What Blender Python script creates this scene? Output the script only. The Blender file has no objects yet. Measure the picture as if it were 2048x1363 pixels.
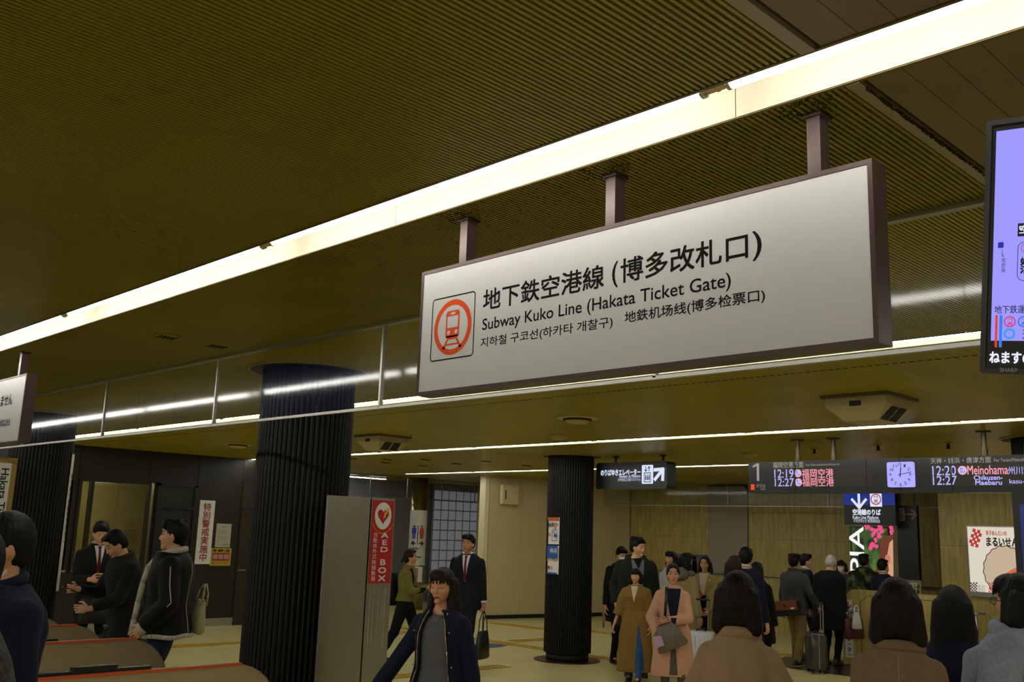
import bpy, bmesh, math, random
import numpy as np
from mathutils import Vector, Matrix
from mathutils.bvhtree import BVHTree

random.seed(7); np.random.seed(7)
S = bpy.context.scene
COL = S.collection
PI = math.pi

# ------------------------------------------------------------------ camera
CAMH = 1.88
YAW, PITCH, ROLL, FPX = 0.796463544, 0.192609866, 0.0338456827, 1943.06
fw = Vector((math.cos(YAW)*math.cos(PITCH), math.sin(YAW)*math.cos(PITCH), math.sin(PITCH)))
r0 = fw.cross(Vector((0, 0, 1))).normalized(); u0 = r0.cross(fw)
rt = r0*math.cos(ROLL) + u0*math.sin(ROLL); up = -r0*math.sin(ROLL) + u0*math.cos(ROLL)
CAM = Vector((0, 0, CAMH))
cd = bpy.data.cameras.new('camera'); cam = bpy.data.objects.new('camera', cd); COL.objects.link(cam)
cam.matrix_world = Matrix(((rt.x, up.x, -fw.x, 0), (rt.y, up.y, -fw.y, 0), (rt.z, up.z, -fw.z, CAMH), (0, 0, 0, 1)))
cd.sensor_width = 36; cd.lens = FPX/2048*36; cd.clip_start = 0.05; cd.clip_end = 200
S.camera = cam

# ------------------------------------------------------------------ light, exposure
S.view_settings.view_transform = 'Standard'; S.view_settings.look = 'None'
S.view_settings.gamma = 1; S.view_settings.use_curve_mapping = False
S.view_settings.exposure = 0.0
TUBE_POWER = 31.0           # radiance of the fluorescent tubes
TUBE_COL = (1.0, 0.98, 0.89)
w = bpy.data.worlds.new('world'); S.world = w; w.use_nodes = True
w.node_tree.nodes['Background'].inputs[0].default_value = (0.6, 0.5, 0.3, 1)
w.node_tree.nodes['Background'].inputs[1].default_value = 0.02

# ------------------------------------------------------------------ materials
MATS = {}
def lin(c):
    if isinstance(c, str):
        c = [int(c[i:i+2], 16)/255 for i in (0, 2, 4)]
        return tuple(x/12.92 if x <= .04045 else ((x+.055)/1.055)**2.4 for x in c)
    return tuple(c)
def mat(name, col, rough=.6, metal=0, spec=.5, noise=0, nscale=20, stretch=(1, 1, 1), bump=0, bscale=200, emit=None, estr=1, sheen=0, coat=0, col2=None):
    if name in MATS: return MATS[name]
    m = bpy.data.materials.new(name); m.use_nodes = True; nt = m.node_tree; N = nt.nodes; L = nt.links
    b = N['Principled BSDF']; c = lin(col)
    b.inputs['Base Color'].default_value = (*c, 1); b.inputs['Roughness'].default_value = rough
    b.inputs['Metallic'].default_value = metal; b.inputs['Specular IOR Level'].default_value = spec
    if sheen: b.inputs['Sheen Weight'].default_value = sheen
    if coat: b.inputs['Coat Weight'].default_value = coat
    tc = None
    if noise or bump or col2:
        tc = N.new('ShaderNodeTexCoord'); mp = N.new('ShaderNodeMapping'); mp.inputs['Scale'].default_value = stretch
        L.new(tc.outputs['Object'], mp.inputs['Vector'])
    if noise or col2:
        n = N.new('ShaderNodeTexNoise'); n.inputs['Scale'].default_value = nscale; n.inputs['Detail'].default_value = 5
        L.new(mp.outputs[0], n.inputs['Vector'])
        cr = N.new('ShaderNodeValToRGB'); cr.color_ramp.elements[0].position = .3; cr.color_ramp.elements[1].position = .7
        a = lin(col2) if col2 else tuple(x*(1-noise) for x in c); d = c if col2 else tuple(min(1, x*(1+noise)) for x in c)
        cr.color_ramp.elements[0].color = (*a, 1); cr.color_ramp.elements[1].color = (*d, 1)
        L.new(n.outputs['Fac'], cr.inputs[0]); L.new(cr.outputs[0], b.inputs['Base Color'])
    if bump:
        n2 = N.new('ShaderNodeTexNoise'); n2.inputs['Scale'].default_value = bscale; n2.inputs['Detail'].default_value = 3
        L.new(mp.outputs[0], n2.inputs['Vector'])
        bp = N.new('ShaderNodeBump'); bp.inputs['Strength'].default_value = bump; bp.inputs['Distance'].default_value = .004
        L.new(n2.outputs['Fac'], bp.inputs['Height']); L.new(bp.outputs[0], b.inputs['Normal'])
    if emit is not None:
        b.inputs['Emission Color'].default_value = (*lin(emit), 1); b.inputs['Emission Strength'].default_value = estr
    MATS[name] = m; return m

def flat(col, rough=.5): return mat('print_'+(col if isinstance(col, str) else '%.2f_%.2f_%.2f' % tuple(col)), col, rough)
def glow(col, s=1.0):
    return mat('glow_%s_%.2f' % (col, s), '050505', .4, emit=col, estr=s)

M_rib_far = mat('ceiling_olive_paint', (.43, .375, .025), .34, metal=.25, spec=.6, noise=.10, nscale=1.3)  # lightened copy of the ceiling paint, puts more brightness past the glass
M_rib = mat('ceiling_bronze_paint', (.27, .235, .011), .42, metal=.3, spec=.6, noise=.16, nscale=1.3)  # darkened copy of the same paint, dims the ceiling before the glass
M_groove = mat('ceiling_groove_dark', (.05, .035, .006), .9)
M_panel = mat('ceiling_panel_grey', (.19, .15, .07), .5, spec=.4, noise=.08, nscale=2)
M_dust = mat('ceiling_dust', (.012, .010, .004), 1)
M_cream = mat('trough_cream_enamel', (.36, .335, .255), .6, noise=.03, spec=.2, nscale=5)
M_trim = mat('trough_grey_trim', (.15, .13, .10), .5)
M_tube = mat('tube_phosphor', (.9, .9, .9), .3, emit=TUBE_COL, estr=TUBE_POWER)
M_tubecap = mat('tube_cap_metal', (.5, .48, .42), .25, metal=1)
M_socket = mat('tube_socket_yellowed', (.55, .45, .2), .5)
M_brown = mat('sign_brown_steel', '4a3a38', .35, metal=.35, bump=.05)
M_white = mat('sign_white_face', (.44, .44, .445), .35, noise=.015, nscale=3)
M_black = mat('black_plastic', (.008, .008, .009), .35)
M_blackm = mat('black_matt', (.006, .006, .006), .6)
M_alu = mat('barrier_aluminium', (.42, .41, .38), .35, metal=.8)
M_column = mat('column_bronze_cladding', (.005, .004, .003), .5, metal=.0, spec=.3, noise=.25, nscale=2)
M_steel = mat('brushed_steel', (.36, .35, .33), .33, metal=1, noise=.12, nscale=6, stretch=(40, 40, .3), bump=.03, bscale=60)
M_floor = mat('floor_tile_cream', (.76, .68, .32), .26, noise=.05, nscale=1.2, col2=(.68, .60, .28))
M_grout = mat('floor_grout', (.30, .26, .17), .7)
M_tact = mat('tactile_yellow', (.50, .33, .03), .5, noise=.1, nscale=6)
M_darkfloor = mat('landing_dark_rubber', (.015, .015, .015), .3)
M_darkwall = mat('dark_wall_panel', (.015, .012, .006), .45, noise=.12, nscale=2)
M_darkframe = mat('dark_frame', (.012, .010, .006), .35)
M_creamwall = mat('cream_wall_panel', (.60, .50, .27), .5, noise=.04, nscale=2)
M_stone = mat('travertine_stone', (.50, .40, .12), .42, nscale=3, stretch=(6, 6, .8), col2=(.32, .25, .07), bump=.15, bscale=14)
M_greywall = mat('grey_metal_wall', (.30, .30, .34), .4, metal=.15)
M_orange = mat('gate_orange_edge', (.55, .10, .03), .4)
M_gate = mat('gate_steel', (.50, .42, .26), .42, metal=.65, noise=.06, nscale=3, stretch=(1, 1, 8))
M_ventw = mat('vent_cream', (.45, .38, .16), .5)

# glass: clear pane with a mirror-like fresnel coat and a blue-tinted gloss standing in for a blue glow
def glass_mat():
    m = bpy.data.materials.new('barrier_glass'); m.use_nodes = True; nt = m.node_tree; N = nt.nodes; L = nt.links
    N.remove(N['Principled BSDF']); out = N['Material Output']
    tr = N.new('ShaderNodeBsdfTransparent'); tr.inputs[0].default_value = (.93, .95, .95, 1)
    gl = N.new('ShaderNodeBsdfGlossy'); gl.inputs['Roughness'].default_value = .07; gl.inputs[0].default_value = (1, 1, 1, 1)
    hz = N.new('ShaderNodeBsdfGlossy'); hz.inputs['Roughness'].default_value = .30; hz.inputs[0].default_value = (.10, .17, .60, 1)
    fr = N.new('ShaderNodeFresnel'); ge = N.new('ShaderNodeNewGeometry'); im = N.new('ShaderNodeMath'); im.operation = 'MULTIPLY_ADD'
    im.inputs[1].default_value = 1/1.5-1.5; im.inputs[2].default_value = 1.5; L.new(ge.outputs['Backfacing'], im.inputs[0]); L.new(im.outputs[0], fr.inputs[0])
    mu = N.new('ShaderNodeMath'); mu.operation = 'MULTIPLY'; mu.inputs[1].default_value = .26; mu.use_clamp = True
    L.new(fr.outputs[0], mu.inputs[0])
    m1 = N.new('ShaderNodeMixShader'); m1.inputs[0].default_value = .006
    L.new(tr.outputs[0], m1.inputs[1]); L.new(hz.outputs[0], m1.inputs[2])
    m2 = N.new('ShaderNodeMixShader'); L.new(mu.outputs[0], m2.inputs[0])
    L.new(m1.outputs[0], m2.inputs[1]); L.new(gl.outputs[0], m2.inputs[2]); L.new(m2.outputs[0], out.inputs[0])
    return m
M_glass = glass_mat()
M_glassdark = mat('window_glass_dark', (.01, .011, .012), .08, spec=.6)

# ------------------------------------------------------------------ object helpers
def tag(o, label=None, cat=None, group=None, kind=None):
    if label: o['label'] = label
    if cat: o['category'] = cat
    if group: o['group'] = group
    if kind: o['kind'] = kind
    return o
def empty(name, loc=(0, 0, 0), rz=0, label=None, cat=None, group=None, kind=None, scale=1):
    o = bpy.data.objects.new(name, None); COL.objects.link(o); o.location = loc; o.rotation_euler = (0, 0, rz)
    o.scale = (scale,)*3; o.empty_display_size = .1
    return tag(o, label, cat, group, kind)
def link(name, me, m=None, parent=None, loc=None, label=None):
    if m is not None and not me.materials:
        for x in (m if isinstance(m, (list, tuple)) else [m]): me.materials.append(x)
    o = bpy.data.objects.new(name, me); COL.objects.link(o)
    if parent is not None: o.parent = parent
    if loc is not None: o.location = loc
    if label: o['label'] = label
    return o

class MB:
    """collects simple solids and links them as one mesh"""
    def __init__(s): s.v = []; s.f = []; s.mi = []
    def add(s, v, f, mi=0):
        n = len(s.v); s.v += [tuple(p) for p in v]; s.f += [tuple(i+n for i in q) for q in f]; s.mi += [mi]*len(f); return s
    def box(s, x0, x1, y0, y1, z0, z1, mi=0):
        v = [(x, y, z) for x in (x0, x1) for y in (y0, y1) for z in (z0, z1)]
        return s.add(v, [(0, 1, 3, 2), (4, 6, 7, 5), (0, 4, 5, 1), (2, 3, 7, 6), (0, 2, 6, 4), (1, 5, 7, 3)], mi)
    def obox(s, c, ax, ay, az, mi=0):
        """box from centre and three half-axis vectors"""
        c = Vector(c); ax = Vector(ax); ay = Vector(ay); az = Vector(az)
        v = [c+ax*i+ay*j+az*k for i in (-1, 1) for j in (-1, 1) for k in (-1, 1)]
        return s.add(v, [(0, 1, 3, 2), (4, 6, 7, 5), (0, 4, 5, 1), (2, 3, 7, 6), (0, 2, 6, 4), (1, 5, 7, 3)], mi)
    def tube(s, p0, p1, ra, rb=None, n=12, cap=True, mi=0):
        p0 = Vector(p0); p1 = Vector(p1); rb = ra if rb is None else rb
        d = (p1-p0).normalized(); a = d.orthogonal().normalized(); b = d.cross(a)
        v = [p0+(a*math.cos(t)+b*math.sin(t))*ra for t in [2*PI*i/n for i in range(n)]] + [p1+(a*math.cos(t)+b*math.sin(t))*rb for t in [2*PI*i/n for i in range(n)]]
        f = [(i, (i+1) % n, n+(i+1) % n, n+i) for i in range(n)]
        if cap: f += [tuple(range(n))[::-1], tuple(range(n, 2*n))]
        return s.add(v, f, mi)
    def path(s, pts, r, n=8, mi=0):
        for a, b in zip(pts[:-1], pts[1:]):
            s.tube(a, b, r, r, n, True, mi); 
        for p in pts[1:-1]: s.ball(p, (r, r, r), 8, 5, mi)
        return s
    def ball(s, c, r, nu=16, nv=10, mi=0, R=None):
        c = Vector(c); v = []; 
        for j in range(nv+1):
            th = PI*j/nv
            for i in range(nu):
                p = Vector((math.sin(th)*math.cos(2*PI*i/nu)*r[0], math.sin(th)*math.sin(2*PI*i/nu)*r[1], math.cos(th)*r[2]))
                if R is not None: p = R @ p
                v.append(c+p)
        f = [(j*nu+i, (j+1)*nu+i, (j+1)*nu+(i+1) % nu, j*nu+(i+1) % nu) for j in range(nv) for i in range(nu)]
        return s.add(v, f, mi)
    def cap(s, p0, p1, ra, rb, n=14):
        """tapered capsule"""
        s.tube(p0, p1, ra, rb, n); s.ball(p0, (ra,)*3, n, 8); s.ball(p1, (rb,)*3, n, 8); return s
    def loft(s, rings, n=28, mi=0):
        """rings of (cx,cy,cz,rx,ry[,power])"""
        v = []
        for R_ in rings:
            cx, cy, cz, rx, ry = R_[:5]; e = R_[5] if len(R_) > 5 else 2.3
            for i in range(n):
                t = 2*PI*i/n; c, q = math.cos(t), math.sin(t)
                v.append((cx+rx*math.copysign(abs(c)**(2/e), c), cy+ry*math.copysign(abs(q)**(2/e), q), cz))
        k = len(rings)
        f = [(j*n+i, j*n+(i+1) % n, (j+1)*n+(i+1) % n, (j+1)*n+i) for j in range(k-1) for i in range(n)]
        f += [tuple(range(n))[::-1], tuple(range((k-1)*n, k*n))]
        return s.add(v, f, mi)
    def mesh(s, name, smooth=False):
        me = bpy.data.meshes.new(name); me.from_pydata(s.v, [], s.f)
        if any(s.mi): me.polygons.foreach_set('material_index', s.mi)
        if smooth: me.shade_smooth()
        me.update(); return me
    def build(s, name, m, parent=None, smooth=False, loc=None, label=None, fix=True):
        me = s.mesh(name, smooth)
        if fix:
            bm = bmesh.new(); bm.from_mesh(me); bmesh.ops.recalc_face_normals(bm, faces=bm.faces); bm.to_mesh(me); bm.free()
        return link(name, me, m, parent, loc, label)
def copy_tree(o, parent=None):
    c = o.copy(); COL.objects.link(c)
    if parent is not None: c.parent = parent
    for ch in list(o.children): copy_tree(ch, c)
    return c

def pt(px, py, ax, val):
    """world point where the sight line through a photo pixel meets the real plane ax = val"""
    d = fw + rt*((px-1024)/FPX) - up*((py-681.5)/FPX)
    i = 'xyz'.index(ax); t = (val-CAM[i])/d[i]
    return CAM + d*t
def along(px, py, dist):
    d = fw + rt*((px-1024)/FPX) - up*((py-681.5)/FPX)
    return CAM + d*(dist/math.hypot(d.x, d.y))

# ---- flat print on a real surface: a frame has origin, right and up vectors
class Fr:
    def __init__(s, o, right, upv):
        s.o = Vector(o); s.r = Vector(right).normalized(); s.u = Vector(upv).normalized(); s.n = s.r.cross(s.u)
    def P(s, a, b, c=0): return s.o + s.r*a + s.u*b + s.n*c
    def poly(s, mb, pts, h=.002, mi=0, h0=0):
        n = len(pts); v = [s.P(a, b, h) for a, b in pts] + [s.P(a, b, h0) for a, b in pts]
        mb.add(v, [tuple(range(n))] + [(i, n+i, n+(i+1) % n, (i+1) % n) for i in range(n)], mi)
    def rect(s, mb, a0, b0, a1, b1, h=.002, mi=0, h0=0): s.poly(mb, [(a0, b0), (a1, b0), (a1, b1), (a0, b1)], h, mi, h0)
    def disc(s, mb, a, b, r, h=.002, n=28, ry=None, mi=0):
        ry = r if ry is None else ry
        s.poly(mb, [(a+r*math.cos(2*PI*i/n), b+ry*math.sin(2*PI*i/n)) for i in range(n)], h, mi)
    def ring(s, mb, a, b, r1, r2, h=.002, n=36, t0=0, t1=2*PI, mi=0, ky=1):
        full = abs(t1-t0-2*PI) < 1e-6; k = n if full else n+1
        v = []
        for i in range(k):
            t = t0+(t1-t0)*i/n; v += [s.P(a+r1*math.cos(t), b+ky*r1*math.sin(t), h), s.P(a+r2*math.cos(t), b+ky*r2*math.sin(t), h)]
        f = [(2*i, 2*i+1, (2*i+3) % (2*k), (2*i+2) % (2*k)) for i in range(k if full else k-1)]
        mb.add(v, f, mi)
    def rrect(s, mb, a0, b0, a1, b1, r, h=.002, mi=0, h0=0):
        pts = []
        for cx_, cy_, t0 in ((a1-r, b1-r, 0), (a0+r, b1-r, 90), (a0+r, b0+r, 180), (a1-r, b0+r, 270)):
            pts += [(cx_+r*math.cos(math.radians(t0+15*i)), cy_+r*math.sin(math.radians(t0+15*i))) for i in range(7)]
        s.poly(mb, pts, h, mi, h0); return pts
    def rframe(s, mb, a0, b0, a1, b1, r, t, h=.002):
        def pts(a0, b0, a1, b1, r):
            o = []
            for cx_, cy_, t0 in ((a1-r, b1-r, 0), (a0+r, b1-r, 90), (a0+r, b0+r, 180), (a1-r, b0+r, 270)):
                o += [(cx_+r*math.cos(math.radians(t0+15*i)), cy_+r*math.sin(math.radians(t0+15*i))) for i in range(7)]
            return o
        A = pts(a0, b0, a1, b1, r); B = pts(a0+t, b0+t, a1-t, b1-t, max(r-t, .001)); n = len(A)
        mb.add([s.P(a, b, h) for a, b in A]+[s.P(a, b, h) for a, b in B], [(i, (i+1) % n, n+(i+1) % n, n+i) for i in range(n)])
    def line(s, mb, pts, t, h=.002):
        for (a0, b0), (a1, b1) in zip(pts[:-1], pts[1:]):
            d = Vector((a1-a0, b1-b0)); 
            if d.length < 1e-6: continue
            d.normalize(); e = Vector((-d.y, d.x))*t/2; q = d*t*.3
            s.poly(mb, [(a0-e.x-q.x, b0-e.y-q.y), (a1-e.x+q.x, b1-e.y+q.y), (a1+e.x+q.x, b1+e.y+q.y), (a0+e.x-q.x, b0+e.y-q.y)], h)

FONT = bpy.data.fonts.load('<builtin>') if False else None
def text_mesh(st, bold=0, res=3, vert=False, ls=1.0):
    cu = bpy.data.curves.new('t', 'FONT'); cu.body = '\n'.join(st) if vert else st; cu.size = 1; cu.resolution_u = res
    cu.fill_mode = 'FRONT'
    if vert: cu.align_x = 'CENTER'; cu.space_line = ls
    o = bpy.data.objects.new('t', cu); COL.objects.link(o)
    dg = bpy.context.evaluated_depsgraph_get(); dg.update()
    me = bpy.data.meshes.new_from_object(o.evaluated_get(dg))
    bpy.data.objects.remove(o); bpy.data.curves.remove(cu)
    return me
def text(st, fr, a0, b0, a1, b1, m, parent, name='lettering', bold=0, h=.003, fit='xy', vert=False, ls=1.0, res=3, align='l', label=None, rot=0):
    """lettering that fills the box a0..a1 by b0..b1 of the frame ('y': keep aspect from height)"""
    me = text_mesh(st, bold, res, vert, ls)
    n = len(me.vertices)
    if n == 0: return None
    co = np.empty(n*3, 'f'); me.vertices.foreach_get('co', co); co = co.reshape(-1, 3)
    if rot == -90: co = np.stack([co[:, 1], -co[:, 0], co[:, 2]], 1)
    mn, mx = co.min(0), co.max(0); sz = np.maximum(mx-mn, 1e-6)
    sx = (a1-a0)/sz[0]; sy = (b1-b0)/sz[1]
    if fit == 'y': sx = min(sx, sy); off = {'l': 0, 'c': .5, 'r': 1}[align]*((a1-a0)-sx*sz[0])
    else: off = 0
    A = a0+off+(co[:, 0]-mn[0])*sx; B = b0+(co[:, 1]-mn[1])*sy
    if bold > 0:
        bm = bmesh.new(); bm.from_mesh(me)
        for k_ in range(3): bm.from_mesh(me)
        bm.to_mesh(me); bm.free(); e_ = bold*(b1-b0)/(1 if not vert else max(1, len(st))); co = np.tile(co, (4, 1))
        sh_ = np.repeat(np.array([(-e_, -e_, 0), (e_, -e_, 1), (-e_, e_, 2), (e_, e_, 3)]), n, axis=0)
        A = np.tile(A, 4)+sh_[:, 0]; B = np.tile(B, 4)+sh_[:, 1]; h = h+sh_[:, 2:3]*.00008
    o_, r_, u_, n_ = (np.array(x) for x in (fr.o, fr.r, fr.u, fr.n))
    W = o_ + A[:, None]*r_ + B[:, None]*u_ + h*n_
    me.vertices.foreach_set('co', W.astype('f').ravel()); me.update(); me.name = name
    me.materials.clear()
    return link(name, me, m, parent, label=label)
# ================================================================== THE SETTING
CZ = 3.05
TROUGHS = [(-5.05, -4.845), (-3.60, -3.395), (2.04, 2.245), (5.53, 5.735), (9.56, 9.765), (13.72, 13.925)]  # rows at negative X are unseen, added to brighten floor and people
YA, YB = -5.0, 17.6
XA, XB = -7.0, 24.0
RIBY = 1.10; PITCH_R = .019
XG = 3.36            # plane of the glass smoke barrier
WALLY = 16.8

def floor_obj():
    root = tag(MB().box(XA, XB, YA-2, 24, -.25, -.006).build('floor', M_grout), kind='structure')
    base = MB(); 
    base.box(XA, XB, YA-2, 5.6, -.006, 0); base.box(XA, 7.2, 5.6, 24, -.006, 0); base.box(16.0, XB, 5.6, 24, -.006, 0); base.box(7.2, 16.0, 17.6, 24, -.006, 0)
    base.build('paving', M_floor, root)
    nx, ny = 11, 15; tw = (16.0-7.2)/nx; th = (17.6-5.6)/ny
    me = MB().box(.002, tw-.002, .002, th-.002, -.006, 0).mesh('tile'); me.materials.append(M_floor)
    for i in range(nx):
        for j in range(ny):
            link('tile', me, None, root, (7.2+i*tw, 5.6+j*th, 0))
    # tactile paving: raised yellow blocks with bars
    tb = MB().box(0, .29, 0, .29, 0, .004)
    for k in range(4): tb.box(.02, .27, .025+k*.07, .055+k*.07, .004, .009)
    tm = tb.mesh('tactile_tile'); tm.materials.append(M_tact)
    def strip(a, b):
        a = Vector((*a, 0)); b = Vector((*b, 0)); d = b-a; L_ = d.length; d.normalize(); ang = math.atan2(d.y, d.x); n = int(L_/.3)
        for i in range(n):
            o = link('tactile_tile', tm, None, root, a+d*(.3*i)); o.location.z = .0005; o.rotation_euler.z = ang
    strip((12.2, 4.6), (12.2, 15.6)); strip((14.25, 15.0), (14.35, 13.2)); strip((14.9, 13.1), (15.1, 6.2))
    strip((12.35, 12.25), (14.3, 12.15)); strip((6.2, 10.1), (10.1, 10.1)); strip((7.6, 7.2), (12.0, 7.2)); strip((12.5, 8.6), (14.0, 8.5)); strip((6.5, 11.6), (7.9, 11.6))
    strip((5.2, 14.2), (12.0, 14.2))
    return root
floor_obj()
# escalator landing, slightly proud dark plate, and blue floor sign
tag(MB().box(13.7, 15.0, 5.8, 8.6, .0006, .003).build('landing_plate', M_darkfloor), 'dark rubber landing plate in front of the escalator', 'floor plate')
bs = MB(); bs.add([pt(x, y, 'z', .004) for x, y in ((948, 1297), (1000, 1293), (1017, 1289), (985, 1286), (948, 1288))], [(0, 1, 2, 3, 4)])
tag(bs.build('floor_sign', mat('floor_blue', (.03, .05, .16), .5)), 'dark blue arrow sign stuck on the floor near the round column', 'floor sign')

# ---------------- ceiling
ceil = tag(MB().box(XA, XB, YA-2, 24, CZ+.26, CZ+.4).build('ceiling', M_groove), kind='structure')
edges = [XA] + [e for t in TROUGHS for e in t] + [XB]
bands = [(edges[i], edges[i+1]) for i in range(0, len(edges), 2)]
back = MB()
for a, b in bands: back.box(a, b, YA-2, 24, CZ+.012, CZ+.26)
back.build('ceiling_backing', M_groove, ceil)
def rib_mb(mb, a, b, y):
    """one hat-section rib, 14 mm wide and 11 mm deep, running along X"""
    y0, y1 = y, y+.0135
    v = [(a, y0, CZ+.012), (a, y0+.002, CZ), (a, y1-.002, CZ), (a, y1, CZ+.012), (b, y0, CZ+.012), (b, y0+.002, CZ), (b, y1-.002, CZ), (b, y1, CZ+.012)]
    mb.add(v, [(0, 1, 5, 4), (1, 2, 6, 5), (2, 3, 7, 6), (0, 3, 2, 1), (4, 5, 6, 7)])
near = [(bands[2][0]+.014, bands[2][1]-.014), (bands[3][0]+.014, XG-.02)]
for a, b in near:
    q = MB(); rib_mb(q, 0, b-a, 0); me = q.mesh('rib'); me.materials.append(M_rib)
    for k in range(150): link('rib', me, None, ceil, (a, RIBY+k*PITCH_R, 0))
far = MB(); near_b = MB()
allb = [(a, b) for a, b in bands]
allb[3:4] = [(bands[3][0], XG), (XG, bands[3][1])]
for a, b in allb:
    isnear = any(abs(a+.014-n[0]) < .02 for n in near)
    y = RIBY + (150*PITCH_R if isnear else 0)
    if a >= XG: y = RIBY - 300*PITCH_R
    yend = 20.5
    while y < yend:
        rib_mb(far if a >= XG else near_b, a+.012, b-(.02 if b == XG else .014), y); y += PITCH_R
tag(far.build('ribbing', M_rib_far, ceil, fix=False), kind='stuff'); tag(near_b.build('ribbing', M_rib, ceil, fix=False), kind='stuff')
tr = MB()
for a, b in bands:
    for xx in (a, b-.012): tr.box(xx, xx+.012, YA-2, 24, CZ-.002, CZ+.05)
tr.build('trough_lip', mat('ceiling_lip', (.16, .115, .03), .4, metal=.3), ceil)
# smooth panel field to the right of the ribs, each panel its own piece
st2 = MB().box(bands[2][0]+.012, bands[2][1]-.012, 1.056, 1.094, CZ-.003, CZ+.012); st2.box(bands[3][0]+.012, XG-.02, 1.056, 1.094, CZ-.003, CZ+.012)
st2.build('edge_strip', mat('ceiling_strip', (.30, .25, .15), .45), ceil)
for (a, b) in ((bands[2][0]+.012, bands[2][1]-.012), (bands[3][0]+.012, XG-.02)):
    q = MB().box(0, b-a, .0015, .0945, 0, .012).mesh('ceiling_panel'); q.materials.append(M_panel)
    for k in range(30): link('ceiling_panel', q, None, ceil, (a, 1.033-.095*(k+1)+.008, CZ+.002))
# rag of dust caught on the ribs beside the trough
du = MB()
for k in range(420):
    x = 2.26+abs(random.gauss(0, .28)); y = RIBY+abs(random.gauss(0, .9)) if random.random() < .6 else random.uniform(1.1, 3.0)
    if x > 3.3: continue
    k2 = round((y-RIBY)/PITCH_R); y = RIBY+k2*PITCH_R+.0135+random.uniform(-.002, .002)
    du.ball((x, y, CZ-.001), (random.uniform(.002, .008), random.uniform(.001, .0028), .002), 5, 3)
for k in range(260):
    x = random.uniform(2.3, 3.15); y = 1.058+random.uniform(-.004, .004)
    du.ball((x, y, CZ-.003), (random.uniform(.004, .012), random.uniform(.002, .006)*(1 if 2.4 < x < 2.95 else .5), .003), 5, 3)
for px_, py_ in ((2.33, 1.24), (2.33, 1.97), (2.33, 2.69)):
    for k in range(60):
        a = random.uniform(0, 2*PI); rr = .03+abs(random.gauss(0, .04))
        du.ball((max(px_+rr*math.cos(a), 2.262), py_+rr*math.sin(a), CZ-.001), (random.uniform(.002, .007), random.uniform(.0015, .003), .002), 5, 3)
tag(du.build('dust', M_dust, ceil, fix=False), kind='stuff')

# ---------------- light troughs with fluorescent tubes
def trough(ti, a, b):
    root = empty('light_trough', ((a+b)/2, 6, CZ), 0, ['long ceiling light trough out of view, farthest row back', 'long ceiling light trough out of view, nearly overhead', 'nearest bright light trough running above the white ticket gate sign', 'second light trough, seen through the glass barrier', 'third light trough, thin line above the departure board', 'fourth light trough, farthest thin line near the back walls'][ti], 'ceiling light')
    ox, oy, oz = (a+b)/2, 6, CZ
    def L_(mb, nm, m, lab=None): 
        o = mb.build(nm, m, root, label=lab); o.location = (-ox, -oy, -oz); return o
    y0, y1 = (YA-1, 20.0)
    L_(MB().box(a, b, y0, y1, CZ+.16, CZ+.17), 'trough_top', M_cream)
    L_(MB().box(a, a+.004, y0, y1, CZ, CZ+.16), 'trough_side', M_trim)
    # lit side wall in butt-jointed sheets
    q = MB().box(0, .004, .0015, 1.5585, 0, .16).mesh('reflector_sheet'); q.materials.append(M_cream)
    ystart = 1.415-1.56*5
    for k in range(16):
        yy = ystart+k*1.56
        if yy < y1-1: link('reflector_sheet', q, None, root, (b-.004-ox, yy-oy, 0))
    L_(MB().box(b-.006, b-.0045, y0, y1, CZ+.012, CZ+.16), 'joint_backing', M_dust) if False else None
    pitch = 2.285; tx, tz = a+.034, CZ+.016
    r = .0185
    tm = MB().tube((0, 0, 0), (0, pitch-.095, 0), r, r, 12).mesh('tube', True); tm.materials.append(M_tube)
    cm = MB().tube((0, -.012, 0), (0, 0, 0), r*1.03, n=12).mesh('tube_cap', True); cm.materials.append(M_tubecap)
    sm = MB().tube((0, -.072, 0), (0, -.012, 0), r*.62, n=10).tube((0, -.055, 0), (0, -.048, 0), r*.75, n=10).box(-.008, .008, -.06, -.03, .0, .12).mesh('tube_socket', True); sm.materials.append(M_socket)
    k0 = -3
    for k in range(k0, 8):
        yy = 1.415+k*pitch
        if yy+pitch > 19.5: break
        link('tube', tm, None, root, (tx-ox, yy-oy, tz-oz)); link('tube_cap', cm, None, root, (tx-ox, yy-oy, tz-oz)); link('tube_cap', cm, None, root, (tx-ox, yy-oy+pitch-.083, tz-oz)); link('tube_socket', sm, None, root, (tx-ox, yy-oy, tz-oz))
for i, (a, b) in enumerate(TROUGHS): trough(i, a, b)

# ---------------- outer shell
def wall(name, x0, x1, y0, y1, z0=0, z1=CZ+.26, m=None): return tag(MB().box(x0, x1, y0, y1, z0, z1).build(name, m or M_creamwall), kind='structure')
wall('wall_rear', XA-.2, XA, YA-2, 24); wall('wall_right', XA, XB, YA-2.2, YA-2); wall('wall_end', XA-.2, 3.9, 20.6, 20.8)

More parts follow.
